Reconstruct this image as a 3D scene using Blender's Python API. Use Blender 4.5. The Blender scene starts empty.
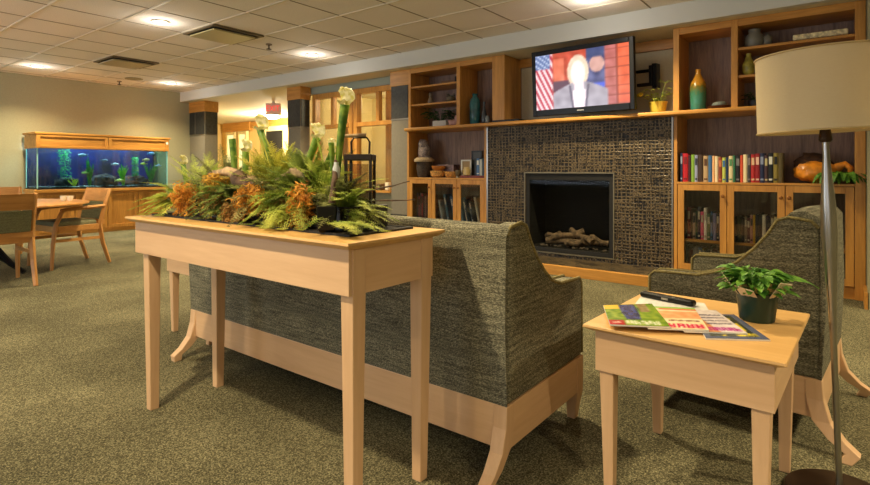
import bpy, bmesh, math, random
from mathutils import Vector, Matrix, noise
PI = math.pi
random.seed(7)
S = bpy.context.scene
COL = S.collection

# ------------------------------------------------------------------ colours and materials
def lin(c):
    return tuple(((v/255)/12.92 if v/255 <= .04045 else ((v/255+.055)/1.055)**2.4) for v in c) + (1.0,)

def new_mat(name):
    m = bpy.data.materials.new(name); m.use_nodes = True
    nt = m.node_tree
    return m, nt, nt.nodes['Principled BSDF']

def N(nt, kind, **kw):
    n = nt.nodes.new(kind)
    for k, v in kw.items():
        if k in n.inputs.keys(): n.inputs[k].default_value = v
        else: setattr(n, k, v)
    return n

def plain(name, c, rough=.5, metal=0, spec=.5, bump=0, bscale=60, vary=.0):
    m, nt, b = new_mat(name)
    b.inputs['Base Color'].default_value = lin(c)
    b.inputs['Roughness'].default_value = rough
    b.inputs['Metallic'].default_value = metal
    b.inputs['Specular IOR Level'].default_value = spec
    if bump or vary:
        tc = N(nt, 'ShaderNodeTexCoord'); no = N(nt, 'ShaderNodeTexNoise', Scale=bscale, Detail=3.0)
        nt.links.new(tc.outputs['Object'], no.inputs['Vector'])
        if bump:
            bp = N(nt, 'ShaderNodeBump', Strength=bump, Distance=.01)
            nt.links.new(no.outputs['Fac'], bp.inputs['Height']); nt.links.new(bp.outputs['Normal'], b.inputs['Normal'])
        if vary:
            r = N(nt, 'ShaderNodeValToRGB')
            d = tuple(max(0, v*(1-vary)) for v in c); e = tuple(min(255, v*(1+vary)) for v in c)
            r.color_ramp.elements[0].position = .3; r.color_ramp.elements[1].position = .7
            r.color_ramp.elements[0].color = lin(d); r.color_ramp.elements[1].color = lin(e)
            nt.links.new(no.outputs['Fac'], r.inputs['Fac']); nt.links.new(r.outputs['Color'], b.inputs['Base Color'])
    return m

def wood(name, c, dark, axis='x', rough=.38, scale=1.0, contrast=.5):
    m, nt, b = new_mat(name)
    tc = N(nt, 'ShaderNodeTexCoord'); mp = N(nt, 'ShaderNodeMapping')
    s = {'x': (1.2, 14, 14), 'y': (14, 1.2, 14), 'z': (14, 14, 1.2)}[axis]
    mp.inputs['Scale'].default_value = tuple(v*scale for v in s)
    nt.links.new(tc.outputs['Object'], mp.inputs['Vector'])
    n1 = N(nt, 'ShaderNodeTexNoise', Scale=1.0, Detail=5.0, Roughness=.6, Distortion=.8)
    n2 = N(nt, 'ShaderNodeTexNoise', Scale=6.0, Detail=3.0, Roughness=.6)
    nt.links.new(mp.outputs['Vector'], n1.inputs['Vector']); nt.links.new(mp.outputs['Vector'], n2.inputs['Vector'])
    mx = N(nt, 'ShaderNodeMath', operation='ADD'); mul = N(nt, 'ShaderNodeMath', operation='MULTIPLY')
    mul.inputs[1].default_value = .45
    nt.links.new(n2.outputs['Fac'], mul.inputs[0]); nt.links.new(n1.outputs['Fac'], mx.inputs[0]); nt.links.new(mul.outputs[0], mx.inputs[1])
    r = N(nt, 'ShaderNodeValToRGB')
    r.color_ramp.elements[0].position = .72-contrast*.45; r.color_ramp.elements[1].position = .72+contrast*.3
    r.color_ramp.elements[0].color = lin(dark); r.color_ramp.elements[1].color = lin(c)
    nt.links.new(mx.outputs[0], r.inputs['Fac']); nt.links.new(r.outputs['Color'], b.inputs['Base Color'])
    b.inputs['Roughness'].default_value = rough
    b.inputs['Specular IOR Level'].default_value = .4
    return m

def weave(name, c1, c2, c3, sx=150, sy=150, sz=330):
    """woven upholstery: short flat stitches in rows"""
    m, nt, b = new_mat(name)
    tc = N(nt, 'ShaderNodeTexCoord'); mp = N(nt, 'ShaderNodeMapping'); mp.inputs['Scale'].default_value = (sx, sy, sz)
    nt.links.new(tc.outputs['Object'], mp.inputs['Vector'])
    n1 = N(nt, 'ShaderNodeTexNoise', Scale=1.0, Detail=2.0, Roughness=.7)
    nt.links.new(mp.outputs['Vector'], n1.inputs['Vector'])
    mp2 = N(nt, 'ShaderNodeMapping'); mp2.inputs['Scale'].default_value = (7, 7, 120)
    nt.links.new(tc.outputs['Object'], mp2.inputs['Vector'])
    n2 = N(nt, 'ShaderNodeTexNoise', Scale=1.0, Detail=2.0)
    nt.links.new(mp2.outputs['Vector'], n2.inputs['Vector'])
    wv = N(nt, 'ShaderNodeTexWave', Scale=60.0, Distortion=2.2, Detail=2.0, bands_direction='Z')
    wv.inputs['Detail Scale'].default_value = 6.0
    nt.links.new(tc.outputs['Object'], wv.inputs['Vector'])
    a = N(nt, 'ShaderNodeMath', operation='MULTIPLY_ADD'); a.inputs[1].default_value = .4
    nt.links.new(n2.outputs['Fac'], a.inputs[0]); nt.links.new(n1.outputs['Fac'], a.inputs[2])
    a2 = N(nt, 'ShaderNodeMath', operation='MULTIPLY_ADD'); a2.inputs[1].default_value = .12
    nt.links.new(wv.outputs['Fac'], a2.inputs[0]); nt.links.new(a.outputs[0], a2.inputs[2])
    r = N(nt, 'ShaderNodeValToRGB'); e = r.color_ramp.elements
    e[0].position = .5; e[0].color = lin(c1); e[1].position = 1.03; e[1].color = lin(c3)
    k = e.new(.76); k.color = lin(c2)
    nt.links.new(a2.outputs[0], r.inputs['Fac']); nt.links.new(r.outputs['Color'], b.inputs['Base Color'])
    bp = N(nt, 'ShaderNodeBump', Strength=.55, Distance=.004)
    nt.links.new(a2.outputs[0], bp.inputs['Height']); nt.links.new(bp.outputs['Normal'], b.inputs['Normal'])
    b.inputs['Roughness'].default_value = .85; b.inputs['Specular IOR Level'].default_value = .2
    return m

def speckle(name, cols, scale, rough=.95, bump=.6, big=1.1, dist=.01):
    """carpet / gravel: fine two-scale noise through a colour ramp"""
    m, nt, b = new_mat(name)
    tc = N(nt, 'ShaderNodeTexCoord')
    n1 = N(nt, 'ShaderNodeTexNoise', Scale=scale, Detail=4.0, Roughness=.75); n2 = N(nt, 'ShaderNodeTexNoise', Scale=big, Detail=3.0)
    v = N(nt, 'ShaderNodeTexVoronoi', Scale=scale*1.1)
    for n in (n1, n2, v): nt.links.new(tc.outputs['Object'], n.inputs['Vector'])
    a = N(nt, 'ShaderNodeMath', operation='MULTIPLY_ADD'); a.inputs[1].default_value = .25
    nt.links.new(n2.outputs['Fac'], a.inputs[0]); nt.links.new(n1.outputs['Fac'], a.inputs[2])
    a2 = N(nt, 'ShaderNodeMath', operation='MULTIPLY_ADD'); a2.inputs[1].default_value = .1
    nt.links.new(v.outputs['Distance'], a2.inputs[0]); nt.links.new(a.outputs[0], a2.inputs[2])
    r = N(nt, 'ShaderNodeValToRGB'); e = r.color_ramp.elements
    e[0].position = .50; e[0].color = lin(cols[0]); e[1].position = .86; e[1].color = lin(cols[2])
    k = e.new(.67); k.color = lin(cols[1])
    nt.links.new(a2.outputs[0], r.inputs['Fac']); nt.links.new(r.outputs['Color'], b.inputs['Base Color'])
    bp = N(nt, 'ShaderNodeBump', Strength=bump, Distance=dist)
    nt.links.new(a2.outputs[0], bp.inputs['Height']); nt.links.new(bp.outputs['Normal'], b.inputs['Normal'])
    b.inputs['Roughness'].default_value = rough; b.inputs['Specular IOR Level'].default_value = .15
    return m

def glassy(name, tint=(255, 255, 255), refl=.08, rough=.03):
    m, nt, b = new_mat(name); nt.nodes.remove(b)
    t = N(nt, 'ShaderNodeBsdfTransparent'); t.inputs['Color'].default_value = lin(tint)
    g = N(nt, 'ShaderNodeBsdfGlossy', Roughness=rough); mx = N(nt, 'ShaderNodeMixShader'); mx.inputs['Fac'].default_value = refl
    nt.links.new(t.outputs[0], mx.inputs[1]); nt.links.new(g.outputs[0], mx.inputs[2])
    nt.links.new(mx.outputs[0], nt.nodes['Material Output'].inputs['Surface'])
    return m

def emit(name, c, strength):
    m, nt, b = new_mat(name)
    b.inputs['Base Color'].default_value = (0, 0, 0, 1); b.inputs['Roughness'].default_value = .4
    b.inputs['Emission Color'].default_value = lin(c); b.inputs['Emission Strength'].default_value = strength
    return m

def picture_mat(name, emission=0, rough=.35):
    m, nt, b = new_mat(name)
    at = N(nt, 'ShaderNodeVertexColor', layer_name='Col')
    if emission:
        b.inputs['Base Color'].default_value = (.01, .01, .01, 1)
        nt.links.new(at.outputs['Color'], b.inputs['Emission Color']); b.inputs['Emission Strength'].default_value = emission
    else: nt.links.new(at.outputs['Color'], b.inputs['Base Color'])
    b.inputs['Roughness'].default_value = rough
    return m

def leafy(name, c, c2, rough=.55, trans=.25, scale=40):
    m, nt, b = new_mat(name)
    tc = N(nt, 'ShaderNodeTexCoord'); no = N(nt, 'ShaderNodeTexNoise', Scale=scale, Detail=2.0)
    nt.links.new(tc.outputs['Object'], no.inputs['Vector'])
    r = N(nt, 'ShaderNodeValToRGB'); r.color_ramp.elements[0].position = .35; r.color_ramp.elements[1].position = .65
    r.color_ramp.elements[0].color = lin(c2); r.color_ramp.elements[1].color = lin(c)
    nt.links.new(no.outputs['Fac'], r.inputs['Fac']); nt.links.new(r.outputs['Color'], b.inputs['Base Color'])
    b.inputs['Roughness'].default_value = rough
    tr = N(nt, 'ShaderNodeBsdfTranslucent'); mx = N(nt, 'ShaderNodeMixShader'); mx.inputs['Fac'].default_value = trans
    nt.links.new(r.outputs['Color'], tr.inputs['Color'])
    nt.links.new(b.outputs[0], mx.inputs[1]); nt.links.new(tr.outputs[0], mx.inputs[2])
    nt.links.new(mx.outputs[0], nt.nodes['Material Output'].inputs['Surface'])
    return m

M = {}
for a in 'xyz':
    M['maple_'+a] = wood('maple_'+a, (224, 186, 146), (202, 160, 120), a, .36, .8, .8)
    M['oak_'+a] = wood('oak_'+a, (206, 150, 74), (158, 104, 42), a, .38, 1.0, .7)
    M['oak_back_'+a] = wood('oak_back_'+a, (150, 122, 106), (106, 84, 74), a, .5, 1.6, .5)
    M['chairwood_'+a] = wood('chairwood_'+a, (206, 150, 86), (168, 112, 56), a, .35, 1.0, .7)
M['tabletop'] = wood('tabletop', (224, 180, 116), (206, 158, 94), 'x', .36, .8, .8)  # maple made yellower: warm light on table tops put into the colour
M['fabric'] = weave('sofa_weave', (40, 38, 33), (104, 101, 84), (170, 164, 138))
M['piping'] = weave('piping_weave', (70, 64, 44), (125, 114, 76), (160, 148, 98))
M['fabric_d'] = weave('dining_weave', (80, 82, 66), (120, 120, 92), (150, 148, 112))
M['carpet'] = speckle('carpet', ((27, 27, 20), (88, 84, 62), (176, 168, 132)), 190)
M['gravel'] = speckle('gravel', ((12, 12, 14), (44, 40, 38), (105, 98, 90)), 130, .6, 1.0)
M['wall'] = plain('wall_paper', (156, 152, 124), .8, bump=.15, bscale=90, vary=.03)
M['wall_grey'] = plain('wall_grey', (128, 122, 108), .8, vary=.03, bscale=30)
M['wall_band'] = plain('wall_band', (150, 160, 150), .8)
M['white'] = plain('soffit_white', (206, 208, 206), .75)
M['soffit_under'] = plain('soffit_under', (214, 204, 178), .8)
M['tile'] = plain('ceiling_tile', (226, 220, 212), .9, bump=.3, bscale=140, vary=.05)
M['rail'] = plain('ceiling_rail', (214, 206, 188), .6)
M['rail_dark'] = plain('ceiling_joint', (132, 120, 100), .8)
M['cream'] = plain('cream_wall', (232, 214, 160), .8)
M['yellow_wall'] = plain('yellow_wall', (226, 196, 130), .8)
M['black'] = plain('black_plastic', (9, 9, 10), .35, spec=.3)
M['black_matte'] = plain('black_matte', (20, 19, 18), .7)
M['metal_dark'] = plain('dark_metal', (58, 50, 42), .4, .8, bump=.2, bscale=40)
M['steel'] = plain('brushed_steel', (170, 166, 160), .28, 1.0)
M['bronze'] = plain('bronze', (62, 46, 34), .4, .7)
M['brass'] = plain('brass_knob', (150, 98, 50), .35, .6)
M['glass'] = glassy('door_glass', (225, 225, 222), .06)
M['pane'] = glassy('window_glass', (240, 240, 235), .1)
M['tank_glass'] = glassy('tank_glass', (205, 235, 240), .07)
M['tank_edge'] = plain('tank_edge', (150, 205, 200), .2)
M['paper'] = plain('paper', (235, 230, 220), .6)
M['slate'] = plain('slate_panel', (42, 44, 44), .5, bump=.5, bscale=25, vary=.25)

def surround_mat():
    m, nt, b = new_mat('woven_tile')
    tc = N(nt, 'ShaderNodeTexCoord')
    dn = N(nt, 'ShaderNodeTexNoise', Scale=9.0, Detail=3.0)
    nt.links.new(tc.outputs['Object'], dn.inputs['Vector'])
    hs = []
    for sc3, o3 in (((48, 48, 5), (0, 0, 0)), ((5, 5, 48), (5, 1, 2)), ((85, 85, 14), (1, 7, 2)), ((14, 14, 85), (3, 1, 9))):
        mp = N(nt, 'ShaderNodeMapping'); mp.inputs['Scale'].default_value = sc3; mp.inputs['Location'].default_value = o3
        nn = N(nt, 'ShaderNodeTexNoise', Scale=1.0, Detail=1.5, Roughness=.5)
        nt.links.new(tc.outputs['Object'], mp.inputs['Vector']); nt.links.new(mp.outputs['Vector'], nn.inputs['Vector']); hs.append(nn)
    ms = []
    for i_ in (0, 2):
        m_ = N(nt, 'ShaderNodeMath', operation='MAXIMUM'); nt.links.new(hs[i_].outputs['Fac'], m_.inputs[0]); nt.links.new(hs[i_+1].outputs['Fac'], m_.inputs[1]); ms.append(m_)
    hf = N(nt, 'ShaderNodeMath', operation='MULTIPLY_ADD'); hf.inputs[1].default_value = .5
    nt.links.new(ms[1].outputs[0], hf.inputs[0]); nt.links.new(ms[0].outputs[0], hf.inputs[2]); mx = hf
    ws = []
    for d_, sc_, ds_ in (('Z', 9.5, 1.6), ('X', 8.0, 1.8)):          # regular warp and weft lines
        w_ = N(nt, 'ShaderNodeTexWave', Scale=sc_, Distortion=ds_, Detail=2.0, bands_direction=d_); w_.inputs['Detail Scale'].default_value = 1.2
        nt.links.new(tc.outputs['Object'], w_.inputs['Vector']); pw = N(nt, 'ShaderNodeMath', operation='POWER'); pw.inputs[1].default_value = 2.5
        nt.links.new(w_.outputs['Fac'], pw.inputs[0]); ws.append(pw)
    wm = N(nt, 'ShaderNodeMath', operation='MAXIMUM'); nt.links.new(ws[0].outputs[0], wm.inputs[0]); nt.links.new(ws[1].outputs[0], wm.inputs[1])
    wa = N(nt, 'ShaderNodeMath', operation='MULTIPLY_ADD'); wa.inputs[1].default_value = .2; nt.links.new(wm.outputs[0], wa.inputs[0]); nt.links.new(mx.outputs[0], wa.inputs[2]); mx = wa
    ad = N(nt, 'ShaderNodeMath', operation='MULTIPLY'); nt.links.new(mx.outputs[0], ad.inputs[0])
    r0 = N(nt, 'ShaderNodeMapRange'); r0.inputs['From Min'].default_value = .3; r0.inputs['From Max'].default_value = .65
    r0.inputs['To Min'].default_value = .9
    nt.links.new(dn.outputs['Fac'], r0.inputs['Value']); nt.links.new(r0.outputs[0], ad.inputs[1])
    r = N(nt, 'ShaderNodeValToRGB'); e = r.color_ramp.elements
    e[0].position = .8; e[0].color = lin((16, 14, 12)); e[1].position = 1.2; e[1].color = lin((124, 106, 76))
    k = e.new(1.0); k.color = lin((48, 40, 29))
    nt.links.new(ad.outputs[0], r.inputs['Fac']); nt.links.new(r.outputs['Color'], b.inputs['Base Color'])
    bp = N(nt, 'ShaderNodeBump', Strength=.9, Distance=.012)
    nt.links.new(ad.outputs[0], bp.inputs['Height']); nt.links.new(bp.outputs['Normal'], b.inputs['Normal'])
    b.inputs['Roughness'].default_value = .38; b.inputs['Metallic'].default_value = .25
    return m
M['surround'] = surround_mat()
_mc = {}
def cm(c, rough=.5, metal=0, **k):
    key = (c, rough, metal, tuple(k.items()))
    if key not in _mc: _mc[key] = plain('colour_%02x%02x%02x' % c, c, rough, metal, **k)
    return _mc[key]

# ------------------------------------------------------------------ mesh helpers
def B(): return bmesh.new()
def box(bm, x0, x1, y0, y1, z0, z1, mi=0, M4=None):
    v = [bm.verts.new((x, y, z)) for z in (z0, z1) for y in (y0, y1) for x in (x0, x1)]
    if M4 is not None:
        for a in v: a.co = M4 @ a.co
    for q in ((0, 2, 3, 1), (4, 5, 7, 6), (0, 1, 5, 4), (2, 6, 7, 3), (0, 4, 6, 2), (1, 3, 7, 5)):
        f = bm.faces.new([v[i] for i in q]); f.material_index = mi
    return bm
def loft(bm, rings, caps=True, mi=0, closed=True):
    rs = [[bm.verts.new(p) for p in r] for r in rings]
    n = len(rs[0])
    for a, b in zip(rs, rs[1:]):
        for i in range(n if closed else n-1):
            f = bm.faces.new((a[i], a[(i+1) % n], b[(i+1) % n], b[i])); f.material_index = mi
    if caps and closed:
        for r in (rs[0][::-1], rs[-1]):
            try: bm.faces.new(r).material_index = mi
            except ValueError: pass
    return bm
def taper(bm, p0, s0, p1, s1, mid=()):
    """square-section leg from p0 (size s0) to p1 (size s1), optional middle sections"""
    rings = []
    for p, s in [(p0, s0)] + list(mid) + [(p1, s1)]:
        sx, sy = (s if isinstance(s, tuple) else (s, s))
        rings.append([(p[0]+a*sx/2, p[1]+b*sy/2, p[2]) for a, b in ((-1, -1), (1, -1), (1, 1), (-1, 1))])
    return loft(bm, rings)
def tube(bm, pts, r, n=8, mi=0, caps=True):
    pts = [Vector(p) for p in pts]
    rr = r if isinstance(r, (list, tuple)) else [r]*len(pts)
    up = Vector((0, 0, 1)); rings = []
    t0 = (pts[1]-pts[0]).normalized()
    u = t0.cross(up if abs(t0.z) < .9 else Vector((1, 0, 0))).normalized()
    for i, p in enumerate(pts):
        t = (pts[min(i+1, len(pts)-1)]-pts[max(i-1, 0)]).normalized()
        u = (u-t*u.dot(t)).normalized(); w = t.cross(u)
        rings.append([p+(u*math.cos(a)+w*math.sin(a))*rr[i] for a in [2*PI*k/n for k in range(n)]])
    return loft(bm, rings, caps, mi)
def lathe(bm, prof, n=24, c=(0, 0, 0), mi=0, caps=True, sq=1.0):
    return loft(bm, [[(c[0]+r*math.cos(2*PI*k/n), c[1]+sq*r*math.sin(2*PI*k/n), c[2]+z) for k in range(n)] for r, z in prof], caps, mi)
def prism(bm, poly, axis, a0, a1, mi=0):
    def P(u, v, a): return {'x': (a, u, v), 'y': (u, a, v), 'z': (u, v, a)}[axis]
    return loft(bm, [[P(u, v, a0) for u, v in poly], [P(u, v, a1) for u, v in poly]], True, mi)
def blob(bm, c, r, seed=0, amp=.2, sub=2, freq=3.0, mi=0):
    g = bmesh.ops.create_icosphere(bm, subdivisions=sub, radius=1)
    for v in g['verts']:
        d = v.co.normalized(); k = 1+amp*noise.noise(d*freq+Vector((seed*3.1, seed, 0)))
        v.co = Vector((c[0]+d.x*r[0]*k, c[1]+d.y*r[1]*k, c[2]+d.z*r[2]*k))
        for f in v.link_faces: f.material_index = mi
    return bm

def obj(name, bm, mat, parent=None, world=True, bev=0, smooth=False, kind=None, seg=2):
    bmesh.ops.recalc_face_normals(bm, faces=bm.faces[:])
    me = bpy.data.meshes.new(name); bm.to_mesh(me); bm.free()
    for m in (mat if isinstance(mat, (list, tuple)) else [mat]): me.materials.append(M[m] if isinstance(m, str) else m)
    o = bpy.data.objects.new(name, me); COL.objects.link(o)
    if parent is not None:
        if world:
            q = parent
            org = Vector((0, 0, 0))
            while q is not None: org += q.location; q = q.parent
            me.transform(Matrix.Translation(-org))
        o.parent = parent
    elif world and len(me.vertices):      # origin at the middle of the foot of the mesh
        xs = [v.co.x for v in me.vertices]; ys = [v.co.y for v in me.vertices]; zs = [v.co.z for v in me.vertices]
        c = Vector(((min(xs)+max(xs))/2, (min(ys)+max(ys))/2, min(zs)))
        me.transform(Matrix.Translation(-c)); o.location = c
    if smooth:
        me.polygons.foreach_set('use_smooth', [True]*len(me.polygons)); me.set_sharp_from_angle(angle=R(smooth if smooth > 1 else 40))
    if bev:
        b = o.modifiers.new('bevel', 'BEVEL'); b.width = bev; b.segments = seg; b.limit_method = 'ANGLE'; b.angle_limit = R(40)
    if kind: o['kind'] = kind
    return o
def R(d): return math.radians(d)
def tag(o, label, cat, group=None, kind=None):
    o['label'] = label; o['category'] = cat
    if group: o['group'] = group
    if kind: o['kind'] = kind
    return o
def thing(name, label, cat, loc=(0, 0, 0), rz=0, group=None):
    o = bpy.data.objects.new(name, None); COL.objects.link(o); o.location = loc; o.rotation_euler = (0, 0, rz); o.empty_display_size = .1
    return tag(o, label, cat, group)
def copy_tree(o, parent=None):
    c = o.copy(); COL.objects.link(c); c.parent = parent
    for ch in [x for x in S.objects if x.parent == o]: copy_tree(ch, c)
    return c
def struct(name, bm, mat, **k): return obj(name, bm, mat, kind='structure', **k)
def text(name, body, size, mat, loc, rot, parent=None, extrude=.001, sx=1.0):
    cu = bpy.data.curves.new(name, 'FONT'); cu.body = body; cu.size = size; cu.extrude = extrude; cu.align_x = 'CENTER'; cu.align_y = 'CENTER'
    t = bpy.data.objects.new(name, cu); COL.objects.link(t)
    bpy.context.view_layer.update()
    me = bpy.data.meshes.new_from_object(t.evaluated_get(bpy.context.evaluated_depsgraph_get()))
    bpy.data.objects.remove(t)
    o = bpy.data.objects.new(name, me); COL.objects.link(o); me.materials.clear(); me.materials.append(M[mat] if isinstance(mat, str) else mat)
    me.transform(Matrix.LocRotScale(Vector(loc), rot, Vector((sx, 1, 1))))
    if parent is not None: o.parent = parent
    return o
OFF = [(0, 0), (.5, .3), (-.5, -.3), (.3, -.5), (-.3, .5)]
def picture(name, corners, nx, ny, func, mat, parent=None):
    """a flat print: corners bottom-left, bottom-right, top-right, top-left; func(u,v)->sRGB colour"""
    a, b, c, d = [Vector(p) for p in corners]
    org = Vector((0, 0, 0)); q = parent
    while q is not None: org += q.location; q = q.parent
    vs = [((a*(1-u)+b*u)*(1-v)+(d*(1-u)+c*u)*v)-org for v in [j/ny for j in range(ny+1)] for u in [i/nx for i in range(nx+1)]]
    fs = [(j*(nx+1)+i, j*(nx+1)+i+1, (j+1)*(nx+1)+i+1, (j+1)*(nx+1)+i) for j in range(ny) for i in range(nx)]
    me = bpy.data.meshes.new(name); me.from_pydata(vs, [], fs)
    at = me.color_attributes.new('Col', 'FLOAT_COLOR', 'POINT')
    k = 0
    for j in range(ny+1):
        for i in range(nx+1):
            at.data[k].color = lin(tuple(max(0, min(255, sum(func(min(1, max(0, (i+a)/nx)), min(1, max(0, (j+b)/ny)))[q] for a, b in OFF)/len(OFF))) for q in range(3))); k += 1
    me.materials.append(mat)
    o = bpy.data.objects.new(name, me); COL.objects.link(o); o.parent = parent
    return o

def pieces(name, boxes, mat, parent, **k):
    """several alike pieces of one thing, each a mesh of its own"""
    return [obj(name, box(B(), *b), mat, parent, **k) for b in boxes]

# ------------------------------------------------------------------ the room
FW = 5.2                                   # plane of the bookcase fronts
HC, HS = 2.48, 2.30                        # main ceiling, lowered soffit
WL = -10.05
struct('floor', box(B(), -14.2, 4.2, -3.2, 8.6, -.05, 0), 'carpet')
struct('ceiling', box(B(), WL-.1, 4.2, -3.2, 5.07, HC, HC+.05), 'tile')
g = B()
for k in range(-12, 14):
    x = -3.225+.6065*k
    if WL < x < 4.2: box(g, x-.006, x+.006, -3.2, 5.05, HC-.003, HC+.002, 1)
for k in range(-12, 4):
    y = 3.471+.6065*k
    if -3.2 < y < 5.05: box(g, WL, 4.2, y-.011, y+.011, HC-.008, HC+.002, 0)
struct('trim_1', g, ['rail', 'rail_dark'])
# soffit beam face and the lowered ceiling behind it
struct('trim_2', box(B(), WL-.1, 4.2, 5.05, 5.12, HS, HC+.05), 'white')
struct('ceiling_lowered', box(B(), -14.2, 4.2, 5.1205, 8.6, HS, HS+.04), 'soffit_under')
struct('wall_left', box(B(), WL-.1, WL, -3.2, 5.25, 0, HC), 'wall')
struct('wall_front', box(B(), -14.2, 4.2, -3.25, -3.15, 0, HC), 'wall')
struct('wall_right', box(B(), 4.1, 4.2, -3.2, 8.6, 0, HC), 'wall')
struct('wall_back', box(B(), -4.5, 4.2, 5.72, 5.8, 0, HS), 'wall')
struct('wall_alcove', box(B(), .13, .22, 4.9, 5.72, 0, HS), 'wall')
struct('baseboard_left', box(B(), WL, WL+.015, -3.1, 5.2, 0, .1), 'oak_y')
struct('baseboard_alcove', box(B(), .11, .135, 4.9, 5.2, 0, .12), 'oak_y')

# corridor beyond
struct('wall_corridor_back', box(B(), -14.2, -4.4, 8.3, 8.4, 0, HS), 'yellow_wall')
struct('wall_corridor_left', box(B(), -14.2, -14.1, 5.0, 8.4, 0, HS), 'yellow_wall')
struct('wall_corridor_front', box(B(), -14.2, WL-.1, 5.15, 5.25, 0, HS), 'cream')
struct('wall_partition', box(B(), -6.98, -6.86, 5.5, 8.3, 0, HS), 'cream')
struct('wall_office_back', box(B(), -6.86, -4.4, 7.0, 7.08, 0, HS), 'cream')
struct('wall_office_side', box(B(), -4.50, -4.44, 5.65, 7.0, 0, HS), 'cream')
struct('wall_window_sill', box(B(), -6.86, -4.5, 5.45, 5.55, 0, .70), 'wall')
struct('wall_window_head', box(B(), -6.86, -4.5, 5.45, 5.55, 2.19, HS), 'wall_band')

def window(n, x0, x1, y, z0, z1, zt, split):
    t = thing('window_%d' % n, '', 'window', (x0, y, z0)); t['kind'] = 'structure'; del t['label']; del t['category']
    f = B(); w = .075
    box(f, x0, x0+w, y-.03, y+.07, z0, z1); box(f, x1-w, x1, y-.03, y+.07, z0, z1)
    box(f, x0+w, x1-w, y-.03, y+.07, z1-w, z1); box(f, x0+w, x1-w, y-.03, y+.07, z0, z0+w)
    box(f, x0+w, x1-w, y-.045, y+.05, zt-.03, zt+.03)
    box(f, split-.03, split+.03, y-.02, y+.05, zt+.03, z1-w)
    obj('window_frame', f, 'oak_z', t, bev=.004)
    obj('glass_pane', box(B(), x0+w-.005, x1-w+.005, y+.02, y+.026, z0+w-.005, z1-w+.005), 'pane', t)
window(1, -6.62, -5.72, 5.45, .68, 2.18, 1.66, -6.17)
window(2, -5.70, -4.82, 5.45, .68, 2.18, 1.66, -5.22)
struct('trim_3', box(B(), -4.82, -4.5, 5.45, 5.55, .7, 2.19), 'wall')
for i, (px_, z) in enumerate(((-5.2, .66), (-6.3, .66))):
    pass
# inner timber of the office glazing: uprights seen through the panes
struct('trim_4', box(box(B(), -6.45, -6.33, 5.9, 5.97, 0, HS), -5.5, -5.36, 5.9, 5.97, 0, HS), 'oak_z')
struct('trim_5', box(B(), -6.86, -4.42, 6.93, 7.0, 0, .1), 'oak_x')

def column(n, x0, x1, y0, y1, split=None):
    t = thing('column_%d' % n, '', 'column', ((x0+x1)/2, y0, 0)); t['kind'] = 'structure'; del t['label']; del t['category']
    obj('shaft', box(B(), x0, x1, y0, y1, 0, HS-.2), 'wall_grey', t)
    obj('wooden_cap', box(B(), x0-.012, x1+.012, y0-.014, y1+.01, HS-.2, HS), 'oak_x', t, bev=.004)
    p = B(); m = [x0+.005, x1-.005] if split is None else [x0+.005, split-.02, split+.02, x1-.005]
    for a, b in zip(m[::2], m[1::2]): box(p, a, b, y0-.012, y0, 1.68, HS-.2)
    box(p, x1, x1+.012, y0+.01, y1-.01, 1.68, HS-.2)
    obj('slate_panel', p, 'slate', t, bev=.002)
    obj('steel_trim', box(B(), x0-.003, x1+.003, y0-.006, y0-.001, 1.655, 1.675), 'steel', t)
    obj('slate_base', box(B(), x0-.01, x1+.012, y0-.012, y1, 0, .42), 'slate', t)
column(1, -6.99, -6.68, 5.24, 5.42)
column(2, -10.04, -9.50, 5.24, 5.5, -9.84)
column(3, -4.76, -4.46, 5.22, 5.44)

# corridor: timber doors, doorway, light, exit sign
struct('trim_6', box(B(), -13.9, -12.6, 8.2, 8.3, 2.06, HS), 'oak_x')
struct('trim_7', box(B(), -12.6, -7.0, 8.22, 8.3, 2.12, HS-.02), 'oak_x')
for n, (a, b) in enumerate(((-13.75, -13.3), (-13.15, -12.75))):
    d = thing('door_%d' % (n+1), '', 'door', (a, 8.24, 0)); d['kind'] = 'structure'; del d['label']; del d['category']
    f = B(); box(f, a, a+.06, 8.2, 8.28, 0, 2.05); box(f, b-.06, b, 8.2, 8.28, 0, 2.05); box(f, a+.06, b-.06, 8.2, 8.28, 1.97, 2.05); box(f, a+.06, b-.06, 8.2, 8.28, 0, .2)
    obj('door_frame', f, 'cream', d); obj('lit_glass', box(B(), a+.055, b-.055, 8.23, 8.25, .2, 1.97), emit('lit_glass%d' % n, (255, 232, 160), 1.1), d)
d = thing('door_3', '', 'door', (-11.5, 8.24, 0)); d['kind'] = 'structure'; del d['label']; del d['category']
f = B(); box(f, -12.05, -11.93, 8.2, 8.28, 0, 2.12); box(f, -11.15, -11.03, 8.2, 8.28, 0, 2.12); box(f, -11.93, -11.15, 8.2, 8.28, 2.0, 2.12)
obj('door_frame', f, 'cream', d); obj('door_panel', box(B(), -11.93, -11.15, 8.25, 8.28, 0, 2.0), 'black_matte', d)  # black sheet stands for the darkness inside the doorway

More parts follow.
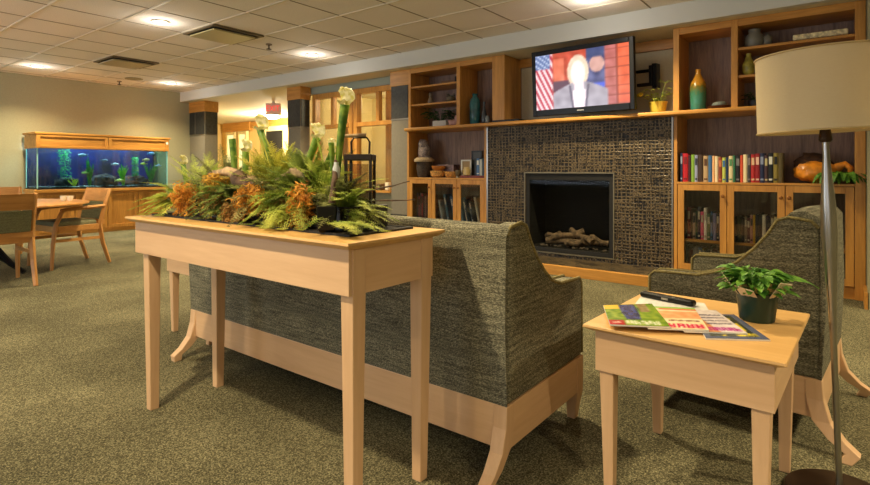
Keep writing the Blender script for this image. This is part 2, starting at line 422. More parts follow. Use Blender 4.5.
L = thing('ceiling_dome_light', 'glaring round dome light on the far corridor ceiling behind the exit sign', 'light', (-10.6, 7.5, HS))
obj('base_ring', lathe(B(), [(.2, -.03), (.2, 0)], 24, (-10.6, 7.5, HS)), 'rail', L, smooth=True)
obj('dome', lathe(B(), [(.02, -.11), (.1, -.1), (.16, -.07), (.19, -.03)], 24, (-10.6, 7.5, HS)), emit('dome', (255, 238, 200), 30), L, smooth=True)
ex = thing('exit_sign', 'small red-lettered EXIT sign hanging from the corridor ceiling', 'exit sign', (-8.5, 6.04, 2.05), R(38))
obj('housing', box(B(), -.135, .135, -.03, .03, .0, .2), plain('exit_white', (225, 190, 180), .5), ex, world=False, bev=.004)
obj('bracket', box(B(), -.02, .02, -.02, .02, .2, .25), 'rail', ex, world=False)
text('exit_letters', 'EXIT', .15, emit('exit_red', (235, 60, 50), 1.3), (0, -.0325, .1), Matrix.Rotation(R(90), 3, 'X').to_quaternion(), ex, .002, .85)

# ------------------------------------------------------------------ ceiling fittings
def point(name, loc, w, col, r=.1):
    l = bpy.data.lights.new(name, 'POINT'); l.energy = w; l.color = col; l.shadow_soft_size = r
    o = bpy.data.objects.new(name, l); COL.objects.link(o); o.location = loc; return o
def spot(x, y, z, w, col=(1, .84, .62), cone=132, r=.05, blend=.55):
    l = bpy.data.lights.new('downlight_bulb', 'SPOT'); l.energy = w; l.color = col; l.spot_size = R(cone); l.spot_blend = blend; l.shadow_soft_size = r
    o = bpy.data.objects.new('downlight_bulb', l); COL.objects.link(o); o.location = (x, y, z); return o
lamp_em = emit('downlight_lens', (255, 240, 210), 7)
dl = None
words_x = {-9.1: 'far left', -5.4: 'middle', -1.73: 'right', 1.92: 'far right'}
labels_dl = {(-9.1, 2.52): 'round recessed downlight glowing near the left wall, left of the aquarium', (-9.1, 4.42): 'round recessed downlight glowing above the corridor end of the left wall by the soffit',
             (-5.4, 2.52): 'round recessed downlight glowing beside the larger yellow-lit ceiling vent', (-5.4, 4.42): 'round recessed downlight glowing next to the soffit above the interior windows',
             (-1.73, 4.45): 'round recessed downlight cut by the top of the photo above the television'}
E_DL = {}
for x in (-9.1, -5.4, -1.73, 1.92):
    for y in (4.42, 2.52, .02, -1.9):
        key = (x, y if not (x == -1.73 and y == 4.42) else 4.45); x_, y_ = key
        if key in labels_dl:
            t = thing('recessed_downlight', labels_dl[key], 'ceiling light', (x_, y_, HC-.012), 0, 'recessed ceiling downlights')
            obj('trim_ring', lathe(B(), [(.085, 0), (.088, .008), (.06, .01), (.058, .002)], 28, (0, 0, 0), caps=False), 'rail', t, world=False, smooth=True)
            obj('lens', lathe(B(), [(.06, .0), (.06, .006)], 28), lamp_em, t, world=False)
        spot(x_, y_, HC-.03, 195, (1, .81, .49), 136, .05, .75)
        point('downlight_spill', (x_, y_, HC-.13), 3.5, (1, .9, .76), .05)  # weak point light added in mid-air to brighten the ceiling

def vent(x0, y0, label, lit_tint):
    t = thing('ceiling_vent', label, 'vent', (x0+.3, y0+.3, HC-.01), 0, 'square ceiling vents')
    w = .6; f = B()
    box(f, x0, x0+w, y0, y0+.03, HC-.02, HC-.004); box(f, x0, x0+w, y0+w-.03, y0+w, HC-.02, HC-.004)
    box(f, x0, x0+.03, y0+.03, y0+w-.03, HC-.02, HC-.004); box(f, x0+w-.03, x0+w, y0+.03, y0+w-.03, HC-.02, HC-.004)
    obj('vent_frame', f, plain('vent_frame', (110, 98, 76), .5), t)
    obj('duct_opening', box(B(), x0+.03, x0+w-.03, y0+.03, y0+w-.03, HC-.006, HC-.003), 'black_matte', t)  # flat black sheet for the shade inside the duct
    obj('face_plate', box(B(), x0+.085, x0+w-.03, y0+.03, y0+w-.09, HC-.05, HC-.035), plain('vent_plate', (168, 158, 116) if lit_tint else (150, 140, 112), .35), t, bev=.004)  # yellow light on the nearer plate is put into its colour
vent(-5.648, 2.868, 'larger-looking square ceiling vent with a yellow-lit plate above the console plants', 1)
vent(-8.074, 2.868, 'farther dull square ceiling vent, nearer the aquarium wall', 0)
t = thing('ceiling_speaker', 'round tan speaker grille flush in the ceiling near the left wall', 'speaker', (-9.1, 3.82, HC-.01))
obj('grille', lathe(B(), [(.13, 0), (.13, .006), (.1, .009)], 28), plain('grille', (140, 130, 100), .6), t, world=False)
for x, y, lb in ((-5.35, 3.74, 'small dark sprinkler head on the ceiling beside the yellow-lit vent'), (-9.55, 3.78, 'tiny pale sprinkler head on the ceiling by the far left wall')):
    t = thing('sprinkler_head', lb, 'sprinkler', (x, y, HC-.07), 0, 'ceiling sprinklers')
    obj('escutcheon', lathe(B(), [(.035, .055), (.035, .068)], 16), 'rail_dark', t, world=False)
    obj('deflector', lathe(B(), [(.008, .055), (.008, .012), (.03, .01), (.03, .004)], 12), 'metal_dark', t, world=False)

# ------------------------------------------------------------------ books
def book(x, y, z, th, h, d, c, label, group, lean=0, band=None, title=None):
    """a book standing with its spine at -Y; x is its left edge"""
    bm = B(); e = .0025
    box(bm, 0, e, .004, d, 0, h, 0); box(bm, th-e, th, .004, d, 0, h, 0)
    prism(bm, [(0, .006), (th*.2, .001), (th*.5, 0), (th*.8, .001), (th, .006), (th-e, .009), (e, .009)], 'z', 0, h, 0)
    box(bm, e+.0002, th-e-.0002, .0092, d-.004, .004, h-.004, 1)
    if band:
        for z0, z1 in ((.62, .88), (.08, .14)): box(bm, th*.16, th*.84, -.0008, .0012, h*z0, h*z1, 2)
    o = obj('book', bm, [cm(c, .42), 'paper', cm(band or c, .5)], None, world=False)
    o.location = (x, y, z); o.rotation_euler = (0, lean, 0)
    return tag(o, label, 'book', group)
NAMES = []
def cname(c):
    pal = {'black': (18, 18, 20), 'dark red': (110, 14, 20), 'red': (185, 28, 34), 'lime green': (128, 168, 56), 'lavender': (150, 156, 190), 'dark brown': (62, 44, 28), 'tan': (180, 150, 110),
           'blue': (60, 104, 150), 'peach': (232, 176, 120), 'cream': (230, 214, 176), 'rust brown': (138, 62, 36), 'navy': (26, 34, 64), 'pale green': (176, 190, 140), 'green': (44, 110, 74),
           'orange': (212, 88, 40), 'dark grey': (60, 60, 66), 'olive': (128, 112, 44), 'yellow': (222, 190, 40), 'white': (235, 232, 228), 'pink': (214, 90, 130), 'grey': (130, 130, 134), 'sky blue': (120, 164, 206), 'purple': (80, 60, 110), 'maroon': (90, 30, 40)}
    return min(pal, key=lambda k: sum((a-b)**2 for a, b in zip(pal[k], c)))
ORD = 'first second third fourth fifth sixth seventh eighth ninth tenth eleventh twelfth thirteenth fourteenth fifteenth sixteenth seventeenth eighteenth nineteenth twentieth'.split() + ['twenty-'+a for a in 'first second third fourth fifth sixth seventh eighth'.split()]
def shelf_row(x0, y, z, items, where, group):
    """items: (thickness, height, colour, band or None, lean)"""
    x = x0
    for i, (th, h, c, band, lean) in enumerate(items):
        pos = 'leftmost' if i == 0 else 'rightmost' if i == len(items)-1 else ORD[i]+' from the left'
        sz = 'thick' if th > .034 else 'thin' if th < .019 else 'medium'
        lb = '%s %s book, %s %s' % (sz, cname(c), pos, where)
        xx = x+(math.sin(lean)*0 if lean >= 0 else -math.sin(lean)*h)
        book(xx, y, z+(th*math.sin(lean) if lean > 0 else 0)*0+(.0005 if not lean else abs(math.sin(lean))*th+.0005 if lean > 0 else .0005), th, h, .15, c, lb, group, lean, band)
        x = xx+th*math.cos(lean)+.0012
        if lean > 0: x = xx+th/math.cos(lean)+.003
        elif lean < 0: x = xx+th/math.cos(lean)+.003

# ------------------------------------------------------------------ fireplace wall
t = thing('fireplace', 'dark woven-textured fireplace surround with glass-fronted firebox and logs', 'fireplace', (-2.25, FW, 0))
sx0, sx1, ox0, ox1, oz0, oz1, sz0, sz1 = -3.25, -1.26, -2.765, -1.80, .13, .965, 0, 1.49
s = B()
box(s, sx0, ox0, FW, FW+.3, sz0, sz1); box(s, ox1, sx1, FW, FW+.3, sz0, sz1); box(s, ox0, ox1, FW, FW+.3, oz1, sz1); box(s, ox0, ox1, FW, FW+.3, sz0, oz0)
obj('surround', s, 'surround', t)
f = B(); w = .01
box(f, ox0-w, ox0, FW-.012, FW, oz0-w, oz1+w); box(f, ox1, ox1+w, FW-.012, FW, oz0-w, oz1+w); box(f, ox0, ox1, FW-.012, FW, oz1, oz1+w); box(f, ox0, ox1, FW-.012, FW, oz0-w, oz0)
obj('opening_trim', f, plain('opening_trim', (120, 112, 90), .4, .5), t)
f = B(); a = .045
box(f, ox0, ox0+a, FW+.005, FW+.03, oz0, oz1); box(f, ox1-a, ox1, FW+.005, FW+.03, oz0, oz1); box(f, ox0+a, ox1-a, FW+.005, FW+.03, oz1-a*1.6, oz1); box(f, ox0+a, ox1-a, FW+.005, FW+.03, oz0, oz0+a)
obj('firebox_frame', f, 'black_matte', t, bev=.003)
f = B()
box(f, ox0, ox1, FW+.44, FW+.46, oz0, oz1); box(f, ox0, ox0+.02, FW+.03, FW+.44, oz0, oz1); box(f, ox1-.02, ox1, FW+.03, FW+.44, oz0, oz1); box(f, ox0+.02, ox1-.02, FW+.03, FW+.44, oz1-.02, oz1); box(f, ox0+.02, ox1-.02, FW+.03, FW+.44, oz0, oz0+.045)
def brick_mat():
    m, nt, b = new_mat('firebrick'); tc = N(nt, 'ShaderNodeTexCoord'); br = N(nt, 'ShaderNodeTexBrick', Scale=6.0)
    mp = N(nt, 'ShaderNodeMapping'); mp.inputs['Rotation'].default_value = (R(90), 0, 0); nt.links.new(tc.outputs['Object'], mp.inputs['Vector']); nt.links.new(mp.outputs['Vector'], br.inputs['Vector'])
    br.inputs['Color1'].default_value = lin((30, 28, 26)); br.inputs['Color2'].default_value = lin((24, 23, 22)); br.inputs['Mortar'].default_value = lin((12, 12, 12))
    nt.links.new(br.outputs['Color'], b.inputs['Base Color']); b.inputs['Roughness'].default_value = .8; return m
obj('firebox', f, brick_mat(), t)
obj('fire_glass', box(B(), ox0+a-.004, ox1-a+.004, FW+.014, FW+.018, oz0+a-.004, oz1-a*1.6+.004), glassy('fire_glass', (235, 235, 232), .003), t)
logm = plain('log', (112, 94, 74), .85, bump=.8, bscale=30, vary=.35)
for p, q, r in (((-2.58, 5.34, .23), (-2.02, 5.4, .24), .04), ((-2.5, 5.3, .27), (-2.2, 5.45, .34), .035), ((-2.05, 5.3, .26), (-2.35, 5.46, .34), .032), ((-2.62, 5.42, .27), (-2.42, 5.33, .31), .028), ((-2.1, 5.36, .3), (-1.93, 5.42, .23), .03), ((-2.34, 5.29, .22), (-2.15, 5.31, .25), .03)):
    bm = B(); pts = [Vector(p).lerp(Vector(q), k/6)+Vector((0, 0, .012*math.sin(k*1.3))) for k in range(7)]
    tube(bm, pts, [r*(1+.15*math.sin(k*2.1)) for k in range(7)], 9); obj('log', bm, logm, t, smooth=True)
bm = B()
for k in range(26): blob(bm, (-2.66+random.random()*.76, 5.27+random.random()*.1, .185), (.02, .018, .012), k, .4, 1)
em = obj('embers', bm, plain('ember', (96, 86, 76), .9), t); em['kind'] = 'stuff'
for xa, nm in ((sx0-.012, 0), (sx1-.003, 1)):
    obj('edge_strip', box(B(), xa, xa+.015, FW-.006, FW+.05, 0, sz1), 'steel', t)
# hearth slab
t = thing('hearth', 'low hearth slab with light wood edge and dark tile top in front of the fireplace', 'hearth', (-2.25, 4.95, 0))
obj('wood_edge', box(box(box(B(), -3.3, -1.22, 4.70, 4.75, 0, .09), -3.3, -3.25, 4.75, 5.19, 0, .09), -1.27, -1.22, 4.75, 5.19, 0, .09), 'oak_x', t, bev=.003)
obj('tile_top', box(B(), -3.25, -1.27, 4.75, 5.188, 0, .085), 'surround', t)
# mantel shelf runs the length of the wall
mt = B(); prism(mt, [(-4.47, 5.60), (-4.47, 5.17), (-4.43, 5.09), (-4.3, 5.07), (-3.3, 5.055), (-1.24, 5.055), (.12, 5.08), (.12, 5.60)], 'z', 1.492, 1.53)
o = obj('mantel_shelf', mt, 'oak_x', bev=.012, seg=3); tag(o, 'long light oak mantel shelf running over the fireplace and both bookcases', 'mantel')
o = obj('niche_panel', box(B(), -3.04, -1.25, 5.60, 5.63, 1.531, HS-.002), plain('niche_paper', (200, 192, 168), .8, vary=.03, bscale=90)); o['kind'] = 'structure'; o.name = 'wall_niche'
struct('trim_8', box(B(), -3.04, -1.25, 5.56, 5.60, HS-.1, HS-.002), 'oak_x')

def case(name, label, x0, x1, y1, z0, z1, uprights, shelves, top=.05, ulw=.035):
    t = thing(name, label, 'bookcase', ((x0+x1)/2, FW, z0))
    b = B(); y0 = FW
    box(b, x0, x1, y1-.015, y1, z0, z1)
    obj('back_panel', b, 'oak_back_z', t)
    pieces('upright', [(u0, u1, y0, y1-.0155, z0, z1) for u0, u1 in uprights], 'oak_z', t, bev=.002)
    cols = [(a[1], b_[0]) for a, b_ in zip(uprights, uprights[1:])]
    pieces('top_rail', [(a+.0003, b_-.0003, y0+.005, y1-.016, z1-top, z1) for a, b_ in cols], 'oak_x', t)
    for (ci, z, th) in shelves:
        a, b_ = cols[ci]; obj('shelf', box(B(), a+.0005, b_-.0005, y0+.012, y1-.016, z-th, z), 'oak_x', t, bev=.002)
    return t
UB = 1.5305
case('upper_bookcase', 'open oak shelving above the mantel left of the television', -4.45, -3.03, 5.6, UB, HS-.002, [(-4.45, -4.41), (-3.69, -3.64), (-3.19, -3.03+.0)], [(0, 1.838, .022), (0, 2.066, .022)], .06)
case('upper_bookcase', 'open oak shelving above the mantel right of the television, behind the lamp shade', -1.25, .125, 5.6, UB, HS-.002, [(-1.25, -1.2), (-.78, -.73), (.06, .125)], [(1, 1.815, .022), (1, 2.052, .022)], .06)
def base_case(name, label, x0, x1, doors, ztop, side):
    t = thing(name, label, 'cabinet', ((x0+x1)/2, FW, 0)); y0, y1 = FW+.022, 5.6
    b = B(); box(b, x0, x1, y1-.015, y1, 0, 1.49); obj('back_panel', b, 'oak_back_z', t)
    pieces('side_panel', [(x0, x0+.03, FW, y1-.0155, 0, 1.49), (x1-side, x1, FW, y1-.0155, 0, 1.49)], 'oak_z', t, bev=.002)
    obj('worktop', box(B(), x0+.0305, x1-side-.0005, FW, y1-.016, ztop-.02, ztop), 'oak_x', t, bev=.002)
    obj('inner_shelf', box(B(), x0+.0305, x1-side-.0005, y0+.01, y1-.016, .35, .372), 'oak_x', t)
    obj('plinth', box(B(), x0+.0305, x1-side-.0005, y0, y1-.016, 0, .1), 'oak_x', t)
    for a, b_, hinge in doors:
        w = .052; z0, z1 = .1, ztop-.024; f = B()
        box(f, a, a+w, FW, y0-.001, z0, z1); box(f, b_-w, b_, FW, y0-.001, z0, z1); box(f, a+w, b_-w, FW, y0-.001, z1-w, z1); box(f, a+w, b_-w, FW, y0-.001, z0, z0+w)
        d = obj('door', f, 'oak_z', t, bev=.002)
        obj('glass_panel', box(B(), a+w-.004, b_-w+.004, FW+.009, FW+.013, z0+w-.004, z1-w+.004), 'glass', d)
        kx = a+w/2 if hinge == 'r' else b_-w/2
        k = B(); lathe(k, [(.006, 0), (.006, .012), (.014, .02), (.015, .026), (.009, .032)], 14)
        bmesh.ops.rotate(k, verts=k.verts, matrix=Matrix.Rotation(R(90), 3, 'X')); bmesh.ops.translate(k, verts=k.verts, vec=(kx, FW, ztop-.12))
        obj('knob', k, 'brass', d, smooth=True)
    return t
base_case('glass_door_cabinet', 'oak cabinet with three glass doors and open shelf left of the fireplace', -4.47, -3.268, [(-4.437, -4.075, 'l'), (-4.07, -3.69, 'l'), (-3.685, -3.303, 'r')], .905, .03)
base_case('glass_door_cabinet', 'oak cabinet with glass doors and book-filled open shelf right of the fireplace', -1.245, .125, [(-1.21, -.815, 'l'), (-.81, -.39, 'l'), (-.385, .055, 'r')], .892, .065)

# books, open shelf right of the fireplace (read off from left to right)
ZR = .8925
rowA = [(20, 215, (26, 34, 64), (150, 160, 180)), (45, 210, (185, 24, 34), (120, 10, 16)), (25, 196, (60, 12, 16), None), (28, 200, (128, 168, 56), None), (26, 196, (150, 156, 190), (40, 40, 60)), (44, 200, (62, 44, 28), None),
        (38, 190, (186, 156, 116), (90, 60, 40)), (32, 192, (60, 104, 150), None), (20, 190, (232, 176, 120), None), (26, 186, (230, 214, 176), None), (31, 178, (138, 62, 36), (205, 120, 70)), (26, 176, (190, 200, 90), (60, 110, 170)),
        (22, 176, (26, 50, 84), None), (33, 186, (220, 206, 160), (90, 140, 90)), (18, 190, (44, 110, 74), None), (35, 190, (22, 22, 24), (120, 120, 120)), (22, 190, (212, 80, 40), None), (29, 195, (236, 220, 176), None),
        (26, 195, (60, 56, 60), (130, 120, 120)), (31, 195, (176, 34, 34), (225, 190, 150)), (33, 200, (150, 24, 30), (230, 190, 170)), (32, 202, (26, 34, 72), (140, 150, 180)), (26, 188, (70, 44, 48), (190, 180, 130)),
        (37, 202, (18, 22, 22), (220, 220, 210)), (34, 202, (140, 124, 50), (20, 20, 20)), (33, 202, (92, 78, 34), None)]
shelf_row(-1.196, FW+.03, ZR, [(w*.000985, h*.00122+.002, c, b, 0) for w, h, c, b in rowA], 'on the right open shelf', 'books on the open shelf right of the fireplace')
def rand_row(n, x0, x1, hmin, hmax, cols, leans=None):
    ws = [random.uniform(.7, 1.4) for _ in range(n)]; tot = sum(ws); out = []
    for i in range(n): out.append(((x1-x0-.0013*n)*ws[i]/tot*.985, random.uniform(hmin, hmax), cols[i % len(cols)], random.choice([None, (190, 180, 160), (60, 60, 60)]), 0))
    return out
cB = [(40, 36, 36), (120, 36, 40), (62, 44, 28), (160, 140, 120), (44, 80, 60), (26, 34, 64), (214, 90, 130), (235, 232, 228), (90, 110, 84), (60, 104, 150), (130, 130, 170), (34, 30, 34), (200, 190, 210), (120, 100, 80)]
shelf_row(-1.165, FW+.06, .3725, rand_row(13, -1.165, -.85, .235, .29, cB), 'behind the first right-hand glass door', 'books behind the first right-hand glass door')
cC = [(34, 32, 30), (62, 70, 50), (40, 36, 36), (130, 120, 100), (90, 50, 60), (180, 130, 120), (190, 150, 40), (40, 50, 60), (24, 24, 28), (220, 214, 200), (50, 40, 60), (70, 50, 50), (210, 200, 160), (60, 60, 66)]
shelf_row(-.765, FW+.06, .3725, rand_row(14, -.765, -.42, .215, .26, cC), 'behind the second right-hand glass door', 'books behind the second right-hand glass door')
cD = [(40, 36, 36), (90, 40, 40), (130, 130, 134), (60, 104, 150), (128, 112, 44), (26, 34, 64)]
shelf_row(-1.16, FW+.08, .1005, rand_row(9, -1.16, -.86, .17, .21, cD), 'on the lowest right-hand cabinet shelf', 'books on the lowest right-hand shelf')
# books behind the left glass doors
cE = [(70, 40, 44), (150, 70, 90), (110, 90, 90), (170, 60, 70), (50, 40, 44), (140, 110, 110), (96, 52, 60)]
shelf_row(-4.36, FW+.06, .3725, [(w, h, c, b, 0) for (w, h, c, b, l) in rand_row(9, -4.36, -4.13, .27, .34, cE)], 'behind the leftmost glass cabinet door', 'books behind the leftmost glass door')
cF = [((200, 210, 220), .26, .02), ((80, 130, 170), .33, .03), ((70, 110, 160), .31, .035), ((120, 170, 210), .29, .03), ((60, 90, 120), .28, .02), ((40, 50, 70), .27, .02)]
shelf_row(-4.02, FW+.06, .3725, [(w, h, c, None, R(-13)) for c, h, w in cF[:1]]+[(w, h, c, (220, 220, 220), R(-12)) for c, h, w in cF[1:]], 'leaning behind the middle left-hand glass door', 'leaning books behind the middle left-hand glass door')
cG = [((230, 228, 220), .25, .025), ((90, 110, 130), .23, .02), ((235, 225, 205), .31, .03), ((50, 50, 60), .25, .025), ((150, 120, 90), .28, .02), ((225, 222, 215), .3, .02)]
shelf_row(-3.64, FW+.06, .3725, [(w, h, c, None, R(-12)) for c, h, w in cG], 'leaning behind the rightmost left-hand glass door', 'leaning books behind the rightmost left-hand glass door')
# open shelf left: dvd-like upright books by the fireplace
shelf_row(-3.475, FW+.06, .9355, [(.03, .2, (28, 30, 36), None, 0), (.04, .2, (70, 110, 160), (220, 220, 220), 0), (.035, .19, (200, 205, 200), None, 0), (.03, .2, (40, 70, 90), None, 0), (.028, .2, (20, 24, 28), (120, 170, 190), 0)], 'upright on the left open shelf', 'upright books on the left open shelf')
o = obj('book', box(B(), -3.66, -3.305, 5.23, 5.42, .9055, .934), cm((110, 40, 34), .5), bev=.003); tag(o, 'large flat maroon book lying under the upright books on the left open shelf', 'book')

# ------------------------------------------------------------------ small ornaments
def lathed(name, prof, mat, c, label, cat, n=20, group=None, sq=1.0):
    o = obj(name, lathe(B(), prof, n, (0, 0, 0), sq=sq), mat, None, world=False, smooth=True); o.location = c
    return tag(o, label, cat, group)
SH = 1.5312
def foliage(bm, n, r, leaf, seed, up=.6, droop=.3, w=.35, spread=1.0, c=(0, 0, 0)):
    """n arching blades, each a four-section folded leaf"""
    rnd = random.Random(seed)
    for i in range(n):
        a = rnd.uniform(0, 2*PI); el = rnd.uniform(.15, 1)*up; ln = leaf*rnd.uniform(.7, 1.15); reach = r*rnd.uniform(.3, 1)*spread
        d = Vector((math.cos(a), math.sin(a), 0)); side = Vector((-math.sin(a), math.cos(a), 0))
        base = Vector(c)+d*reach*.15
        tip0 = Vector(c)+d*reach+Vector((0, 0, r*el*1.3))
        stem = [base, base.lerp(tip0, .5)+Vector((0, 0, r*.12)), tip0]
        tube(bm, stem, [.0018, .0015, .001], 4)
        tilt = rnd.uniform(-.4, .4)
        sec = []
        for k in range(5):
            s_ = k/4; wd = leaf*w*math.sin(PI*min(.97, .08+s_*.9))**.8/2*rnd.uniform(.9, 1.1)
            p = tip0+d*ln*s_+Vector((0, 0, ln*(.25*s_-droop*1.4*s_*s_)))
            sd = (side+Vector((0, 0, tilt))).normalized()
            sec.append((p-sd*wd+Vector((0, 0, wd*.25)), p, p+sd*wd+Vector((0, 0, wd*.25))))
        vv = [[bm.verts.new(q) for q in s3] for s3 in sec]
        for a_, b_ in zip(vv, vv[1:]):
            bm.faces.new((a_[0], a_[1], b_[1], b_[0])); bm.faces.new((a_[1], a_[2], b_[2], b_[1]))
    return bm
M['leaf'] = leafy('leaf_green', (120, 172, 60), (56, 112, 34))
M['leaf_dark'] = leafy('leaf_dark', (50, 92, 34), (24, 56, 20))
M['leaf_yellow'] = leafy('leaf_yellow', (176, 186, 70), (120, 142, 46))
# left upper case
t = thing('potted_plant', 'bushy green plant in a white rectangular pot on the mantel, left shelving', 'plant', (-4.0, 5.33, SH))
obj('pot', box(B(), -4.11, -3.9, 5.27, 5.37, SH, SH+.085), cm((190, 188, 180), .5), t, bev=.006)
obj('foliage', foliage(B(), 60, .2, .08, 3, .55, .3, .6, c=(-4.02, 5.32, SH+.085)), 'leaf_dark', t)
o = obj('conch_shell', B() if 0 else blob(blob(blob(B(), (-3.8, 5.3, SH+.045), (.07, .05, .043), 2, .5, 3), (-3.745, 5.3, SH+.085), (.04, .035, .05), 5, .5, 2), (-3.73, 5.3, SH+.14), (.018, .018, .045), 6, .3, 2), cm((196, 150, 140), .45), smooth=60)
tag(o, 'pink seashell on the mantel beside the white rectangular pot', 'shell')
o = obj('figurine', blob(lathe(B(), [(.035, 0), (.04, .04), (.025, .08), (.02, .1)], 14, (-4.2, 5.35, 1.839)), (-4.2, 5.35, 1.96), (.028, .026, .03), 1, .2), cm((120, 104, 84), .6), smooth=50); tag(o, 'small brown figurine at left on the middle shelf of the left upper shelving', 'figurine')
t = thing('potted_plant', 'tiny plant in a round pot on the middle shelf of the left upper shelving', 'plant', (-3.86, 5.32, 1.839))
obj('pot', lathe(B(), [(.035, 0), (.06, .03), (.055, .06), (.04, .065)], 18, (-3.86, 5.32, 1.839)), cm((110, 100, 80), .5), t, smooth=True)
obj('foliage', foliage(B(), 16, .05, .035, 8, .7, .2, .6, c=(-3.86, 5.32, 1.9)), 'leaf_dark', t)
o = obj('basket', box(B(), -4.08, -3.86, 5.4, 5.5, 2.067, 2.13), cm((128, 96, 66), .7), bev=.01); tag(o, 'low brown box at the back of the top left shelf', 'box')
o = obj('ornament_box', box(B(), -3.76, -3.71, 5.26, 5.32, 2.067, 2.14), 'black_matte', bev=.004); tag(o, 'small black cube ornament at right end of the top left shelf', 'ornament')
lathed('vase', [(.045, 0), (.06, .02), (.066, .12), (.066, .24), (.058, .31), (.03, .345), (.03, .37), (.04, .38)], plain('teal_glaze', (40, 92, 96), .22, vary=.3, bscale=8), (-3.51, 5.33, SH), 'tall teal glazed vase in the left tall compartment above the mantel', 'vase')
lathed('vase', [(.025, 0), (.034, .02), (.036, .1), (.02, .16), (.012, .22), (.016, .27)], cm((60, 66, 74), .2), (-3.36, 5.3, SH), 'slim dark bottle vase right of the teal vase', 'vase')
lathed('vase', [(.02, 0), (.028, .01), (.03, .07), (.02, .1)], cm((120, 128, 130), .15), (-3.29, 5.26, SH), 'small grey glass in front of the slim dark bottle vase', 'glass')
o = obj('cable_box', box(B(), -3.16, -2.82, 5.15, 5.4, SH, SH+.03), 'black', bev=.004); tag(o, 'flat black media box on the mantel left of the television', 'media box')
# right upper case
gl = M['wall']
def glaze():
    m, nt, b = new_mat('drip_glaze'); tc = N(nt, 'ShaderNodeTexCoord'); sp = N(nt, 'ShaderNodeSeparateXYZ'); nt.links.new(tc.outputs['Object'], sp.inputs[0])
    no = N(nt, 'ShaderNodeTexNoise', Scale=28.0); ad = N(nt, 'ShaderNodeMath', operation='MULTIPLY_ADD'); ad.inputs[1].default_value = .16
    nt.links.new(tc.outputs['Object'], no.inputs['Vector']); nt.links.new(no.outputs['Fac'], ad.inputs[0]); nt.links.new(sp.outputs['Z'], ad.inputs[2])
    r = N(nt, 'ShaderNodeValToRGB'); e = r.color_ramp.elements; e[0].position = .0; e[0].color = lin((60, 140, 140)); e[1].position = .36; e[1].color = lin((200, 140, 40))
    k = e.new(.24); k.color = lin((60, 120, 90)); k = e.new(.31); k.color = lin((120, 110, 40))
    nt.links.new(ad.outputs[0], r.inputs['Fac']); nt.links.new(r.outputs['Color'], b.inputs['Base Color']); b.inputs['Roughness'].default_value = .2; return m
lathed('vase', [(.045, 0), (.062, .02), (.066, .1), (.07, .2), (.062, .26), (.036, .31), (.02, .35), (.022, .385)], glaze(), (-1.06, 5.3, SH), 'tall bottle vase with orange neck and turquoise body on the mantel, right shelving', 'vase', 28)
t = thing('stone_bowl', 'dark red dish holding a grey stone on the mantel beside the tall glazed vase', 'bowl', (-.88, 5.28, SH))
obj('dish', lathe(B(), [(.04, 0), (.08, .012), (.1, .035), (.09, .035), (.07, .02)], 22, (-.88, 5.28, SH)), cm((70, 26, 20), .3), t, smooth=True)
obj('stone', blob(B(), (-.88, 5.28, SH+.048), (.062, .05, .03), 4, .3), cm((110, 118, 110), .6), t, smooth=60)
t = thing('potted_plant', 'small sprig with yellow flower in an olive yellow pot beside the television', 'plant', (-1.41, 5.3, SH))
obj('pot', lathe(B(), [(.055, 0), (.072, .035), (.08, .095), (.088, .115), (.076, .115), (.066, .095)], 22, (-1.41, 5.3, SH)), cm((196, 178, 72), .35), t, smooth=True)
bm = foliage(B(), 34, .14, .06, 5, .75, .3, .4, c=(-1.41, 5.3, SH+.1)); tube(bm, [(-1.4, 5.3, SH+.09), (-1.37, 5.3, SH+.2), (-1.34, 5.3, SH+.3)], [.004, .003, .002], 5); foliage(bm, 8, .04, .03, 9, .6, .1, .6, c=(-1.34, 5.3, SH+.29))
tube(bm, [(-1.42, 5.3, SH+.09), (-1.5, 5.29, SH+.15), (-1.555, 5.28, SH+.19)], [.004, .003, .002], 5)
obj('foliage', bm, 'leaf_yellow', t)
obj('flower', blob(B(), (-1.57, 5.28, SH+.195), (.03, .02, .022), 3, .3), cm((225, 205, 60), .5), t, smooth=60)
o = obj('ceramic_jug', blob(lathe(B(), [(.05, 0), (.075, .04), (.07, .1), (.045, .13), (.05, .16)], 18, (-.62, 5.33, 2.053)), (-.53, 5.34, 2.11), (.04, .035, .055), 3, .3), cm((120, 118, 108), .4), smooth=50); tag(o, 'grey ceramic jug at left on the top shelf right of the television', 'jug')
o = obj('carved_tray', box(B(), -.34, .02, 5.24, 5.33, 0, .045, M4=Matrix.Translation((0, 0, 2.062)) @ Matrix.Rotation(R(0), 4, 'Y')), plain('carved', (214, 200, 160), .6, bump=1, bscale=40, vary=.2), bev=.008); tag(o, 'long cream carved block lying on the top shelf above the lamp shade', 'ornament')
lathed('vase', [(.03, 0), (.046, .03), (.05, .09), (.03, .13), (.018, .17), (.02, .19)], plain('green_glaze', (150, 140, 60), .3, vary=.3, bscale=20), (-.66, 5.29, 1.8155), 'small olive bottle vase on the middle shelf left of the lamp shade', 'vase')
t = thing('potted_plant', 'dark small plant on the mantel just left of the lamp shade', 'plant', (-.62, 5.35, SH))
obj('pot', lathe(B(), [(.04, 0), (.055, .04), (.055, .07)], 16, (-.62, 5.35, SH)), cm((40, 42, 44), .5), t, smooth=True)
obj('foliage', foliage(B(), 18, .07, .06, 19, .7, .3, .6, c=(-.62, 5.35, SH+.07)), 'leaf_dark', t)
